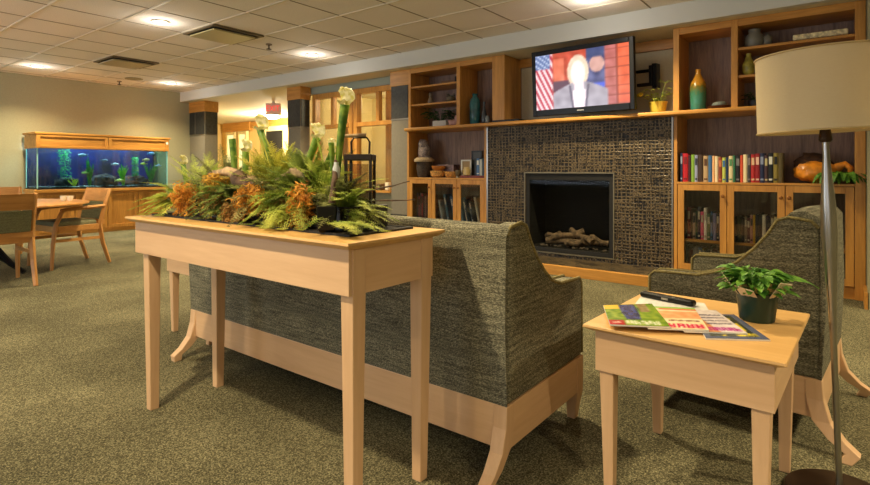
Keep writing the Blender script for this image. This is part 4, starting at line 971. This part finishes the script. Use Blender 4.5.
for a, b in ((AY0+.03, 3.52), (3.62, AY1-.04)):
    q = .05
    for bb in ((a-.05, a, Z1-.02, Z1+.19), (b, b+.05, Z1-.02, Z1+.19)): pass
    box(f, AX1+.0225, AX1+.034, a-.05, a, Z1-.015, Z1+.185); box(f, AX1+.0225, AX1+.034, b, b+.045, Z1-.015, Z1+.185)
    box(f, AX1+.0225, AX1+.034, a, b, Z1+.15, Z1+.185); box(f, AX1+.0225, AX1+.034, a, b, Z1-.015, Z1+.02)
obj('hood_frame', f, 'oak_y', aq, bev=.003)
obj('label_plate', box(B(), AX1+.034, AX1+.037, AY1-.035, AY1-.0, Z1+.1, Z1+.14), 'paper', aq)
bm = B(); nx, ny = 12, 50
vv = [[bm.verts.new((AX0+.013+(AX1-AX0-.026)*i/nx, AY0+.013+(AY1-AY0-.026)*j/ny, Z0+.035+.02*noise.noise(Vector((i*.6, j*.35, 0))))) for i in range(nx+1)] for j in range(ny+1)]
for j in range(ny):
    for i in range(nx): bm.faces.new((vv[j][i], vv[j][i+1], vv[j+1][i+1], vv[j+1][i]))
gr = obj('gravel_bed', bm, speckle('tank_gravel', ((20, 20, 26), (90, 88, 92), (190, 186, 180)), 60, .8, 1), aq); gr['kind'] = 'stuff'
lt = obj('light_tube', tube(B(), [(-9.7, AY0+.1, Z1+.12), (-9.7, AY1-.1, Z1+.12)], .014, 10), emit('tank_tube', (190, 215, 255), 14), aq)
for yy in (3.1, 4.05):
    l = bpy.data.lights.new('tank_lamp', 'AREA'); l.shape = 'RECTANGLE'; l.size = .3; l.size_y = .85; l.energy = 11; l.color = (.85, .95, 1)
    o = bpy.data.objects.new('tank_lamp', l); COL.objects.link(o); o.location = (-9.68, yy, Z1+.1)
ZG = Z0+.03
def blade_plant(y, x, h, n, spread, w, mat, label, seed, name='aquarium_plant'):
    rnd = random.Random(seed); bm = B()
    for i in range(n):
        dx, dy = rnd.uniform(-.35, .35)*spread, rnd.uniform(-1, 1)*spread; hh = h*rnd.uniform(.55, 1); ph = rnd.uniform(0, 6)
        sec = []
        for k in range(8):
            s_ = k/7; p = Vector((x+dx*s_*(.3+s_), y+dy*s_*(.3+s_)+.012*math.sin(ph+s_*5), ZG+hh*s_)); ww = w*math.sin(PI*min(.97, .12+.85*s_))/2+.001
            sec.append((bm.verts.new(p+Vector((0, -ww, 0))), bm.verts.new(p+Vector((.002, ww, 0)))))
        for a_, b_ in zip(sec, sec[1:]): bm.faces.new((a_[0], a_[1], b_[1], b_[0]))
    tag(obj(name, bm, mat), label, 'plant', 'aquarium plants')
def bushy(y, x, z0, z1, r, mat, label, seed):
    bm = B(); rnd = random.Random(seed)
    tube(bm, [(x, y, z0), (x, y+.01, z1)], .004, 5)
    for i in range(380):
        z = rnd.uniform(z0, z1); a = rnd.uniform(0, 2*PI); rr = rnd.uniform(.2, 1)*r; p = Vector((x+rr*math.cos(a)*.6, y+rr*math.sin(a), z)); d = Vector((math.cos(a), math.sin(a), rnd.uniform(-.3, .8))).normalized()*.028; s2 = Vector((-math.sin(a), math.cos(a), .3))*.009
        bm.faces.new([bm.verts.new(q) for q in (p, p+d*.5+s2, p+d, p+d*.5-s2)])
    tag(obj('aquarium_plant', bm, mat), label, 'plant', 'aquarium plants')
g1 = emitless = leafy('weed_bright', (110, 230, 120), (40, 150, 70), .5, .3); g2 = leafy('weed_lime', (150, 220, 60), (90, 180, 50), .5, .3); g3 = leafy('weed_green', (70, 170, 70), (30, 110, 50), .5, .3); g4 = leafy('weed_yellow', (220, 220, 50), (180, 180, 40), .5, .3)
bushy(3.02, -9.62, ZG+.12, Z1-.03, .085, g1, 'bushy bright green weed floating at the left of the aquarium', 1)
blade_plant(3.12, -9.55, .15, 8, .06, .022, g4, 'short yellow plant on the aquarium floor under the bushy weed', 2)
blade_plant(3.36, -9.6, .47, 7, .05, .035, g3, 'tall mid green plant, second from the left in the aquarium', 3)
blade_plant(3.86, -9.6, .38, 9, .07, .03, g2, 'upright lime plant in the middle of the aquarium', 4)
bushy(4.07, -9.65, ZG+.15, ZG+.48, .045, g1, 'slender pale green weed right of the aquarium centre', 5)
blade_plant(4.3, -9.58, .42, 14, .13, .028, g3, 'wide fan of green blades at the right end of the aquarium', 6)
rk = plain('reef_rock', (48, 42, 42), .9, bump=1, bscale=20, vary=.4)
for y, r, lb, sd in ((3.08, (.1, .16, .11), 'low grey rock at the left of the aquarium floor', 1), (3.62, (.14, .2, .15), 'dark cave rock in the middle of the aquarium', 2), (4.1, (.13, .2, .13), 'dark mossy rock at the right of the aquarium floor', 3)):
    tag(obj('aquarium_rock', blob(B(), (-9.72, y, ZG+r[2]*.5), (r[0], r[1], r[2]*.8), sd, .5, 3), rk, smooth=60), lb, 'rock', 'aquarium rocks')
def fish(y, z, ln, c, label, face=1, x=-9.55):
    bm = B(); blob(bm, (x, y, z), (ln*.16, ln*.5, ln*.22), 1, .05, 2)
    prism(bm, [(y-face*ln*.42, z), (y-face*ln*.72, z+ln*.2), (y-face*ln*.66, z), (y-face*ln*.72, z-ln*.2)], 'x', x-.002, x+.002)
    prism(bm, [(y-ln*.15, z+ln*.17), (y+ln*.2, z+ln*.18), (y-face*ln*.1, z+ln*.34)], 'x', x-.0015, x+.0015)
    tag(obj('fish', bm, cm(c, .3), smooth=60), label, 'fish', 'fish in the aquarium')
fish(3.72, ZG+.36, .1, (220, 225, 230), 'white fish near the middle of the aquarium', 1)
fish(3.79, ZG+.09, .12, (225, 205, 110), 'pale yellow fish low in the middle of the aquarium', 1)
fish(3.27, ZG+.22, .09, (200, 220, 110), 'yellow-green fish beside the tall mid green plant', -1)
fish(3.24, ZG+.5, .12, (150, 175, 200), 'pale blue fish high on the left of the aquarium', -1)
fish(3.56, ZG+.42, .1, (110, 120, 140), 'grey fish above the middle rock in the aquarium', 1)
fish(4.22, ZG+.44, .11, (230, 190, 120), 'orange-cream fish above the right fan of blades', 1)
fish(4.16, ZG+.37, .1, (226, 214, 80), 'yellow fish left of the right fan of blades', -1)
fish(4.42, ZG+.34, .1, (190, 215, 240), 'silvery fish at the far right of the aquarium', 1)
fish(4.3, ZG+.55, .11, (120, 180, 240), 'light blue fish high at the right of the aquarium', 1)

# ------------------------------------------------------------------ planter on the console
ZP = .8098
pl = thing('planter_trough', 'long black planter trough on the console table, overgrown with plants', 'planter', (-1.78, 1.22, ZP))
f = B(); a, b, c, d, hh = -2.28, -1.21, 1.13, 1.31, .075
box(f, a, b, c, c+.012, ZP, ZP+hh); box(f, a, b, d-.012, d, ZP, ZP+hh); box(f, a, a+.012, c+.012, d-.012, ZP, ZP+hh); box(f, b-.012, b, c+.012, d-.012, ZP, ZP+hh); box(f, a+.012, b-.012, c+.012, d-.012, ZP, ZP+.01)
obj('trough', f, plain('trough', (34, 31, 28), .5, vary=.3, bscale=20), pl, bev=.003)
obj('soil', box(B(), a+.012, b-.012, c+.012, d-.012, ZP+.0105, ZP+.06), speckle('soil', ((20, 16, 12), (52, 40, 28), (100, 84, 60)), 60), pl)
fernA = leafy('fern_light', (216, 222, 112), (132, 156, 58), .6, .4, 14); fernB = leafy('fern_mid', (172, 188, 96), (84, 108, 46), .6, .35, 14); fernC = leafy('fern_blue', (184, 186, 122), (98, 106, 62), .6, .35, 14)
mossm = leafy('moss_orange', (232, 170, 66), (176, 112, 36), .8, .2, 30); mossd = leafy('moss_brown', (190, 146, 80), (116, 86, 44), .8, .2, 30); mossy = leafy('moss_yellow', (226, 182, 70), (180, 134, 46), .8, .2, 30)
def frond(bm, p0, d, ln, droop, lw, rnd, dens=26, curl=.2):
    """arching midrib with paired leaflets that carry small sub-leaflets"""
    d = d.normalized(); hor = Vector((d.x, d.y, 0)); hor = hor.normalized() if hor.length > .01 else Vector((1, 0, 0)); side = Vector((-hor.y, hor.x, 0))
    sway = rnd.uniform(-curl, curl); pts = []
    for k in range(13):
        s_ = k/12; pts.append(p0+d*ln*s_+Vector((0, 0, -droop*ln*s_*s_))+side*(sway*ln*s_*s_))
    tube(bm, pts, [.0016*(1-.7*k/12) for k in range(13)], 3, caps=False)
    for i in range(dens):
        s_ = .1+.9*i/dens; k = min(11, int(s_*12)); p = pts[k].lerp(pts[k+1], s_*12-k); tg = (pts[k+1]-pts[k]).normalized(); sd = tg.cross(Vector((0, 0, 1))); sd = sd.normalized() if sd.length > .01 else side
        wl = lw*math.sin(PI*min(.96, .18+.8*s_))**.8
        for sg in (-1, 1):
            dd = (sd*sg*.85+tg*.5+Vector((0, 0, rnd.uniform(-.25, .25)))).normalized()
            nsub = 4
            for q in range(nsub):
                f_ = (q+.4)/nsub; c_ = p+dd*wl*f_; l2 = wl*.34*(1.15-f_); 
                for s2 in (-1, 1):
                    e = (tg*s2*.8+dd*.6+Vector((0, 0, rnd.uniform(-.3, .3)))).normalized()*l2; n_ = e.cross(Vector((0, 0, 1))); n_ = n_.normalized()*l2*.24 if n_.length > 1e-5 else Vector((l2*.2, 0, 0))
                    bm.faces.new([bm.verts.new(v) for v in (c_, c_+e*.5+n_, c_+e, c_+e*.5-n_)])
            e = p+dd*wl; bm.faces.new([bm.verts.new(v) for v in (p, p+tg*.0012, e)])
def fern(name, c, n, ln, lw, mat, label, seed, azr=(0, 360), el=(10, 70), droop=.6, cat='fern', dens=22):
    rnd = random.Random(seed); bm = B(); n = int(n*1.9); lw *= 1.12; droop *= .75; ln *= 1.05; el = (el[0], min(88, el[1]+8))
    for i in range(n):
        a = R(rnd.uniform(*azr)); e = R(rnd.uniform(*el)); l_ = ln*rnd.uniform(.65, 1.1)
        frond(bm, Vector(c)+Vector((rnd.uniform(-.02, .02), rnd.uniform(-.015, .015), 0)), Vector((math.cos(a)*math.cos(e), math.sin(a)*math.cos(e), math.sin(e))), l_, droop*rnd.uniform(.6, 1.2), lw*rnd.uniform(.8, 1.2), rnd, dens)
    # nothing may sink through the table
    for v in bm.verts:
        if v.co.z < ZP+.003 and v.co.y > .956 and v.co.x < -1.02: v.co.z = ZP+.003+.004*rnd.random()
    return tag(obj(name, bm, mat), label, cat, 'ferns in the console planter')
def moss(c, r, n, mat, label, seed, hang=.5):
    rnd = random.Random(seed); bm = B()
    for i in range(n):
        d = Vector((rnd.gauss(0, 1), rnd.gauss(0, 1), rnd.gauss(0, 1))).normalized(); p = Vector(c)+Vector((d.x*r[0], d.y*r[1], d.z*r[2]))*rnd.uniform(.35, 1)
        p.z = max(p.z, ZP+.004)
        u = Vector((rnd.uniform(-1, 1), rnd.uniform(-1, 1), rnd.uniform(-1, .6)-hang)).normalized()*rnd.uniform(.012, .028); w_ = u.cross(Vector((rnd.random(), rnd.random(), rnd.random()))).normalized()*.0026
        q1 = p+u*.5+w_*2; q2 = p+u+w_*rnd.uniform(-4, 4)
        for q in (q1, q2): q.z = max(q.z, ZP+.003)
        bm.faces.new([bm.verts.new(v) for v in (p-w_, p+w_, q1+w_, q1-w_)]); bm.faces.new([bm.verts.new(v) for v in (q1-w_, q1+w_, q2)])
    return tag(obj('moss_clump', bm, mat), label, 'moss', 'moss clumps in the console planter')
def pitcher(name, base, top, r0, r1, label, hood=1, seed=0, face=None, hs=1.0):
    r1 *= .95; r0 *= .95
    rnd = random.Random(seed); base = Vector(base); top = Vector(top); t = thing(name, label, 'pitcher plant', base, 0, 'pitcher plants in the console planter')
    side = Vector((.79, .61, 0)); bend = rnd.uniform(-.01, .01); pts = []
    for k in range(11):
        s_ = k/10; pts.append(base.lerp(top, s_)+side*bend*math.sin(PI*s_))
    bm = B(); tube(bm, pts, [r0+(r1-r0)*(k/10)**1.1 for k in range(11)], 12, caps=False)
    obj('tube', bm, leafy('pitcher_green', (150, 176, 66), (74, 116, 38), .45, .3, 30), t, smooth=True)
    if hood:
        d = (top-base).normalized(); bm = B(); n = 14; r = r1*1.5*hs
        rings = []
        for (rr, hh) in ((r1*1.0, 0), (r1*1.25, .006), (r*1.15, .012)):       # flared, frilly lip
            rings.append([tuple(top+Vector((rr*math.cos(a)*(1+.12*math.sin(5*a+seed)), rr*math.sin(a)*(1+.12*math.cos(4*a+seed)), hh+.004*math.sin(6*a+seed)))) for a in [2*PI*k/n for k in range(n)]])
        loft(bm, rings, caps=False)
        bk = Vector((-.2, .9, 0)).normalized(); sd = Vector((.9, .2, 0)); grid = []   # hood arching over from the back
        for i in range(6):
            s_ = i/5; row = []
            for j in range(7):
                q = (j-3)/3; wv = r*1.35*math.sin(PI*min(.93, .22+.62*s_))
                row.append(bm.verts.new(top+bk*(r1*(1-2.0*s_*s_))+Vector((rnd.uniform(-.1, .1), rnd.uniform(-.1, .1), rnd.uniform(-.2, .2)))*r+sd*q*wv+Vector((0, 0, .01+r*1.9*math.sin(s_*PI*.62)+.004*math.sin(q*7+i+seed)-.006*q*q))))
            grid.append(row)
        for i in range(5):
            for j in range(6): bm.faces.new((grid[i][j], grid[i][j+1], grid[i+1][j+1], grid[i+1][j]))
        obj('hood', bm, leafy('pitcher_hood', (238, 230, 190), (200, 190, 96), .5, .35, 60), t, smooth=80)
    return t
pitcher('pitcher_plant', (-1.36, 1.22, .87), (-1.30, 1.2, 1.215), .006, .017, 'tallest green pitcher plant with cream hood, standing right of centre in the planter', seed=1)
pitcher('pitcher_plant', (-1.385, 1.2, .87), (-1.345, 1.18, 1.09), .005, .010, 'thin short pitcher just left of the tallest one', 0, 2)
pitcher('pitcher_plant', (-1.655, 1.22, .9), (-1.80, 1.22, 1.155), .008, .015, 'pitcher plant leaning left with a broad white hood, beneath the exit sign', seed=3, hs=1.2)
pitcher('pitcher_plant', (-1.60, 1.24, .88), (-1.50, 1.25, 1.115), .007, .016, 'front one of the leaning pair of pitchers left of centre, cream hood', seed=4)
pitcher('pitcher_plant', (-1.585, 1.28, .88), (-1.462, 1.29, 1.065), .006, .014, 'back one of the leaning pair of pitchers, lower and farther right', seed=5)
pitcher('pitcher_plant', (-2.02, 1.24, .87), (-2.03, 1.24, 1.13), .010, .015, 'upright green pitcher without hood near the left of the planter', 0, 6)
pitcher('pitcher_plant', (-1.905, 1.23, .87), (-1.915, 1.23, 1.075), .009, .015, 'upright pitcher with pinkish hood second from the left of the planter', seed=7)
pitcher('pitcher_plant', (-2.27, 1.2, .84), (-2.36, 1.2, 1.025), .007, .012, 'pinkish-hooded pitcher leaning out at the far left of the planter', seed=8)
# ferns left to right
fern('fern', (-2.27, 1.15, ZP+.06), 16, .2, .035, fernA, 'light feathery fern spilling over the left end of the trough', 1, (110, 290), (-5, 45), .7)
fern('fern', (-2.2, 1.22, ZP+.06), 16, .28, .032, fernA, 'airy yellow-green fern rising at the left end of the trough', 2, (90, 270), (15, 80), .45)
fern('fern', (-2.05, 1.24, ZP+.07), 18, .27, .036, fernC, 'grey-green fern between the left pitchers', 3, (0, 360), (35, 85), .5)
fern('fern', (-1.9, 1.17, ZP+.07), 18, .19, .034, fernB, 'mid green fern drooping over the front left of the trough', 4, (180, 360), (0, 55), .8)
fern('fern', (-1.78, 1.25, ZP+.07), 20, .27, .036, fernA, 'yellow-green fern rising behind the driftwood', 5, (0, 360), (35, 85), .5)
fern('fern', (-1.66, 1.17, ZP+.07), 18, .2, .034, fernC, 'grey-green fern low in the middle of the trough', 6, (170, 370), (5, 60), .8)
fern('fern', (-1.56, 1.25, ZP+.07), 24, .29, .04, fernB, 'dense mid green fern just right of the leaning pair of pitchers', 7, (0, 360), (25, 85), .5)
fern('fern', (-1.5, 1.15, ZP+.07), 18, .2, .04, fernA, 'bright fern hanging over the front right of the trough', 8, (180, 350), (-5, 45), .9)
fern('fern', (-1.45, 1.25, ZP+.07), 24, .28, .036, fernA, 'yellow-green fern at the foot of the tallest pitcher', 9, (0, 360), (30, 85), .5)
fern('fern', (-1.33, 1.2, ZP+.07), 16, .18, .034, fernC, 'grey-green fern in front of the lantern', 10, (0, 360), (10, 75), .6)
fern('fern', (-1.28, 1.17, ZP+.06), 12, .17, .034, fernA, 'feathery fern trailing over the right end of the trough', 11, (-70, 60), (-10, 50), .6)
fern('fern', (-1.2, 1.08, ZP+.03), 4, .15, .03, fernA, 'small light sprig lying over the right table edge', 12, (-80, 10), (-2, 12), .35)
fern('fern', (-1.72, 1.23, ZP+.09), 20, .25, .04, leafy('fern_yellow', (214, 206, 96), (160, 162, 60), .6, .35, 14), 'yellow fern clump glowing beneath the white-hooded pitcher', 13, (0, 360), (50, 88), .3)
# moss
moss((-2.15, 1.1, ZP+.07), (.08, .05, .085), 800, mossm, 'orange moss clump over the left front of the trough', 1)
moss((-1.98, 1.14, ZP+.15), (.07, .05, .03), 500, mossy, 'golden moss cushion on top of the driftwood at left', 2)
moss((-1.93, 1.1, ZP+.06), (.07, .05, .07), 600, mossd, 'brown moss hanging left of centre over the trough', 3)
moss((-1.66, 1.09, ZP+.09), (.1, .05, .06), 900, mossm, 'bright orange moss clump at the front centre of the trough', 4)
moss((-1.77, 1.09, ZP+.03), (.07, .045, .05), 600, mossd, 'brown moss trailing down onto the table at the centre', 5)
moss((-1.4, 1.1, ZP+.075), (.045, .045, .085), 600, mossm, 'narrow orange moss column hanging at the right of the trough', 6)
moss((-1.52, 1.09, ZP+.05), (.06, .04, .06), 500, mossd, 'brown moss clump between the bright fern and the right orange moss', 7)
# driftwood and dry twigs
dw = plain('driftwood', (150, 126, 98), .85, bump=1, bscale=30, vary=.35); dk = plain('driftwood_dark', (84, 64, 50), .85, bump=1, bscale=30, vary=.35)
def stick(pts, rr, mat, label, name='driftwood_branch'):
    bm = B(); P2 = []
    for a_, b_ in zip(pts, pts[1:]):
        for k in range(4): P2.append(Vector(a_).lerp(Vector(b_), k/4)+Vector((noise.noise(Vector(a_)*9+Vector((k, 0, 0))), noise.noise(Vector(b_)*9+Vector((0, k, 0))), noise.noise(Vector(a_)*7+Vector((0, 0, k)))))*.006)
    P2.append(Vector(pts[-1])); m_ = len(P2)-1
    tube(bm, P2, [(rr[0]+(rr[1]-rr[0])*k/m_)*(1+.18*math.sin(k*1.7)) for k in range(m_+1)], 9)
    return tag(obj(name, bm, mat, smooth=60), label, 'driftwood', 'driftwood and twigs in the console planter')
stick([(-2.08, 1.17, ZP+.17), (-1.95, 1.17, ZP+.185), (-1.82, 1.18, ZP+.15), (-1.7, 1.17, ZP+.12)], (.014, .026), dw, 'grey driftwood branch lying across the left of the plants')
stick([(-1.86, 1.16, ZP+.16), (-1.76, 1.15, ZP+.13), (-1.64, 1.14, ZP+.1)], (.032, .02), dk, 'thick dark driftwood stump in the middle of the plants')
stick([(-1.66, 1.2, ZP+.15), (-1.57, 1.2, ZP+.185), (-1.48, 1.2, ZP+.17)], (.012, .02), dw, 'pale driftwood piece right of the leaning pitcher')
stick([(-1.25, 1.1, ZP+.09), (-1.265, 1.12, ZP+.165), (-1.30, 1.16, ZP+.22)], (.012, .005), dk, 'dark twig rising beside the lantern')
stick([(-1.3, 1.22, ZP+.1), (-1.2, 1.26, ZP+.13), (-1.09, 1.28, ZP+.155)], (.004, .0015), dk, 'thin bare twig reaching out past the right end of the planter, upper', 'dry_twig')
stick([(-1.3, 1.24, ZP+.08), (-1.2, 1.28, ZP+.09), (-1.11, 1.33, ZP+.095)], (.004, .0015), dk, 'thin bare twig reaching out past the right end of the planter, lower', 'dry_twig')
tag(obj('glass_vial', lathe(B(), [(.009, 0), (.012, .008), (.012, .03), (.007, .042), (.008, .05)], 14, (-1.275, 1.14, ZP+.165)), cm((200, 205, 205), .15), smooth=True), 'small pale glass vial among the plants left of the lantern', 'vial')
tag(obj('plant_pot', lathe(B(), [(.03, 0), (.037, .01), (.042, .08), (.038, .08)], 4, (-1.255, 1.085, ZP)), 'black', None, bev=.004), 'small square black pot at the right front of the trough', 'pot')
ln = thing('lantern', 'dark metal lantern with looped handle among the plants at the right of the console', 'lantern', (-1.30, 1.27, ZP), R(35))
q = .041; f = B()
for sx in (-1, 1):
    for sy in (-1, 1): box(f, sx*q-.0045, sx*q+.0045, sy*q-.0045, sy*q+.0045, .0, .235)
box(f, -q-.006, q+.006, -q-.006, q+.006, 0, .012)
obj('frame', f, 'metal_dark', ln, world=False)
f = B(); box(f, -q-.006, q+.006, -q-.006, q+.006, .222, .243); obj('top_band', f, 'metal_dark', ln, world=False, bev=.003)
obj('mesh_sides', box(box(B(), -q+.006, q-.006, -q-.002, -q, .012, .21), q-.002, q, -q+.006, q-.006, .012, .21), glassy('mesh', (215, 205, 180), .03, .5), ln, world=False)
f = B(); tube(f, [(-.03, 0, .245), (-.032, 0, .285), (-.022, 0, .3), (.022, 0, .3), (.032, 0, .285), (.03, 0, .245)], .0035, 6)
obj('handle', f, 'metal_dark', ln, world=False, smooth=True)
f = B(); tube(f, [(-.06, .0, .305), (.02, .0, .309)], .006, 8); obj('handle_grip', f, cm((170, 140, 104), .6), ln, world=False, smooth=True)

# small plant behind the armchair on the right shelf edge
t = thing('hanging_foliage', 'leafy green sprigs at the right cabinet edge behind the lamp pole', 'plant', (.0, 5.12, ZR))
t.location = (-.02, 5.27, ZR)
obj('pot', lathe(B(), [(.03, 0), (.045, .05), (.05, .06)], 16), cm((90, 60, 40), .5), t, world=False, smooth=True)
obj('foliage', foliage(B(), 70, .13, .085, 31, .2, .8, .5, c=(0, 0, .06)), 'leaf', t, world=False)

# objects on the office sill behind the glass
tag(obj('candle_jar', lathe(B(), [(.03, 0), (.04, .01), (.04, .1), (.035, .11)], 16, (-4.99, 5.40, .72)), cm((236, 226, 200), .4), smooth=True), 'small white jar at the lower right corner of the interior window', 'jar')
tag(obj('wicker_bowl', lathe(B(), [(.05, 0), (.085, .03), (.09, .09), (.08, .09)], 18, (-5.12, 5.37, .72)), cm((120, 90, 60), .7), smooth=True), 'round brown bowl on the interior window sill beside the white jar', 'bowl')
o = struct('trim_9', box(B(), -6.6, -4.84, 5.28, 5.42, .69, .72), 'oak_x')

# ------------------------------------------------------------------ lights
def area(name, loc, rot, sx, sy, w, col):
    l = bpy.data.lights.new(name, 'AREA'); l.shape = 'RECTANGLE'; l.size = sx; l.size_y = sy; l.energy = w; l.color = col
    o = bpy.data.objects.new(name, l); COL.objects.link(o); o.location = loc; o.rotation_euler = rot; return o
def point(name, loc, w, col, r=.1):
    l = bpy.data.lights.new(name, 'POINT'); l.energy = w; l.color = col; l.shadow_soft_size = r
    o = bpy.data.objects.new(name, l); COL.objects.link(o); o.location = loc; return o
point('corridor_light', (-10.6, 7.5, 2.1), 260, (1, .84, .54), .15)
point('office_light', (-5.6, 6.3, 2.1), 40, (1, .86, .58), .15)
area('window_daylight', (-6.5, -3.1, 1.4), (R(100), 0, 0), 4.0, 1.6, 110, (.74, .85, 1))  # added cool fill in place of daylight; front wall has no window
area('window_daylight', (-.8, -3.1, 1.4), (R(100), 0, 0), 4.0, 1.6, 24, (.80, .87, 1))  # weaker added fill, also tilted up towards the ceiling
W = bpy.data.worlds.new('world'); S.world = W; W.use_nodes = True
W.node_tree.nodes['Background'].inputs[0].default_value = (.8, .85, 1, 1); W.node_tree.nodes['Background'].inputs[1].default_value = .3

# ------------------------------------------------------------------ camera
cd = bpy.data.cameras.new('camera'); cam = bpy.data.objects.new('camera', cd); COL.objects.link(cam); S.camera = cam
cam.location = (0, 0, 1.0); cam.rotation_euler = (R(90), 0, math.atan((845-435)/531))
cd.sensor_width = 36; cd.lens = 531/870*36; cd.shift_y = -(242.5-170)/870; cd.clip_start = .05
S.view_settings.view_transform = 'Standard'; S.view_settings.look = 'None'; S.view_settings.exposure = .32; S.view_settings.gamma = 1; S.view_settings.use_curve_mapping = False
S.cycles.use_denoising = True; S.cycles.max_bounces = 6; S.cycles.sample_clamp_indirect = 6
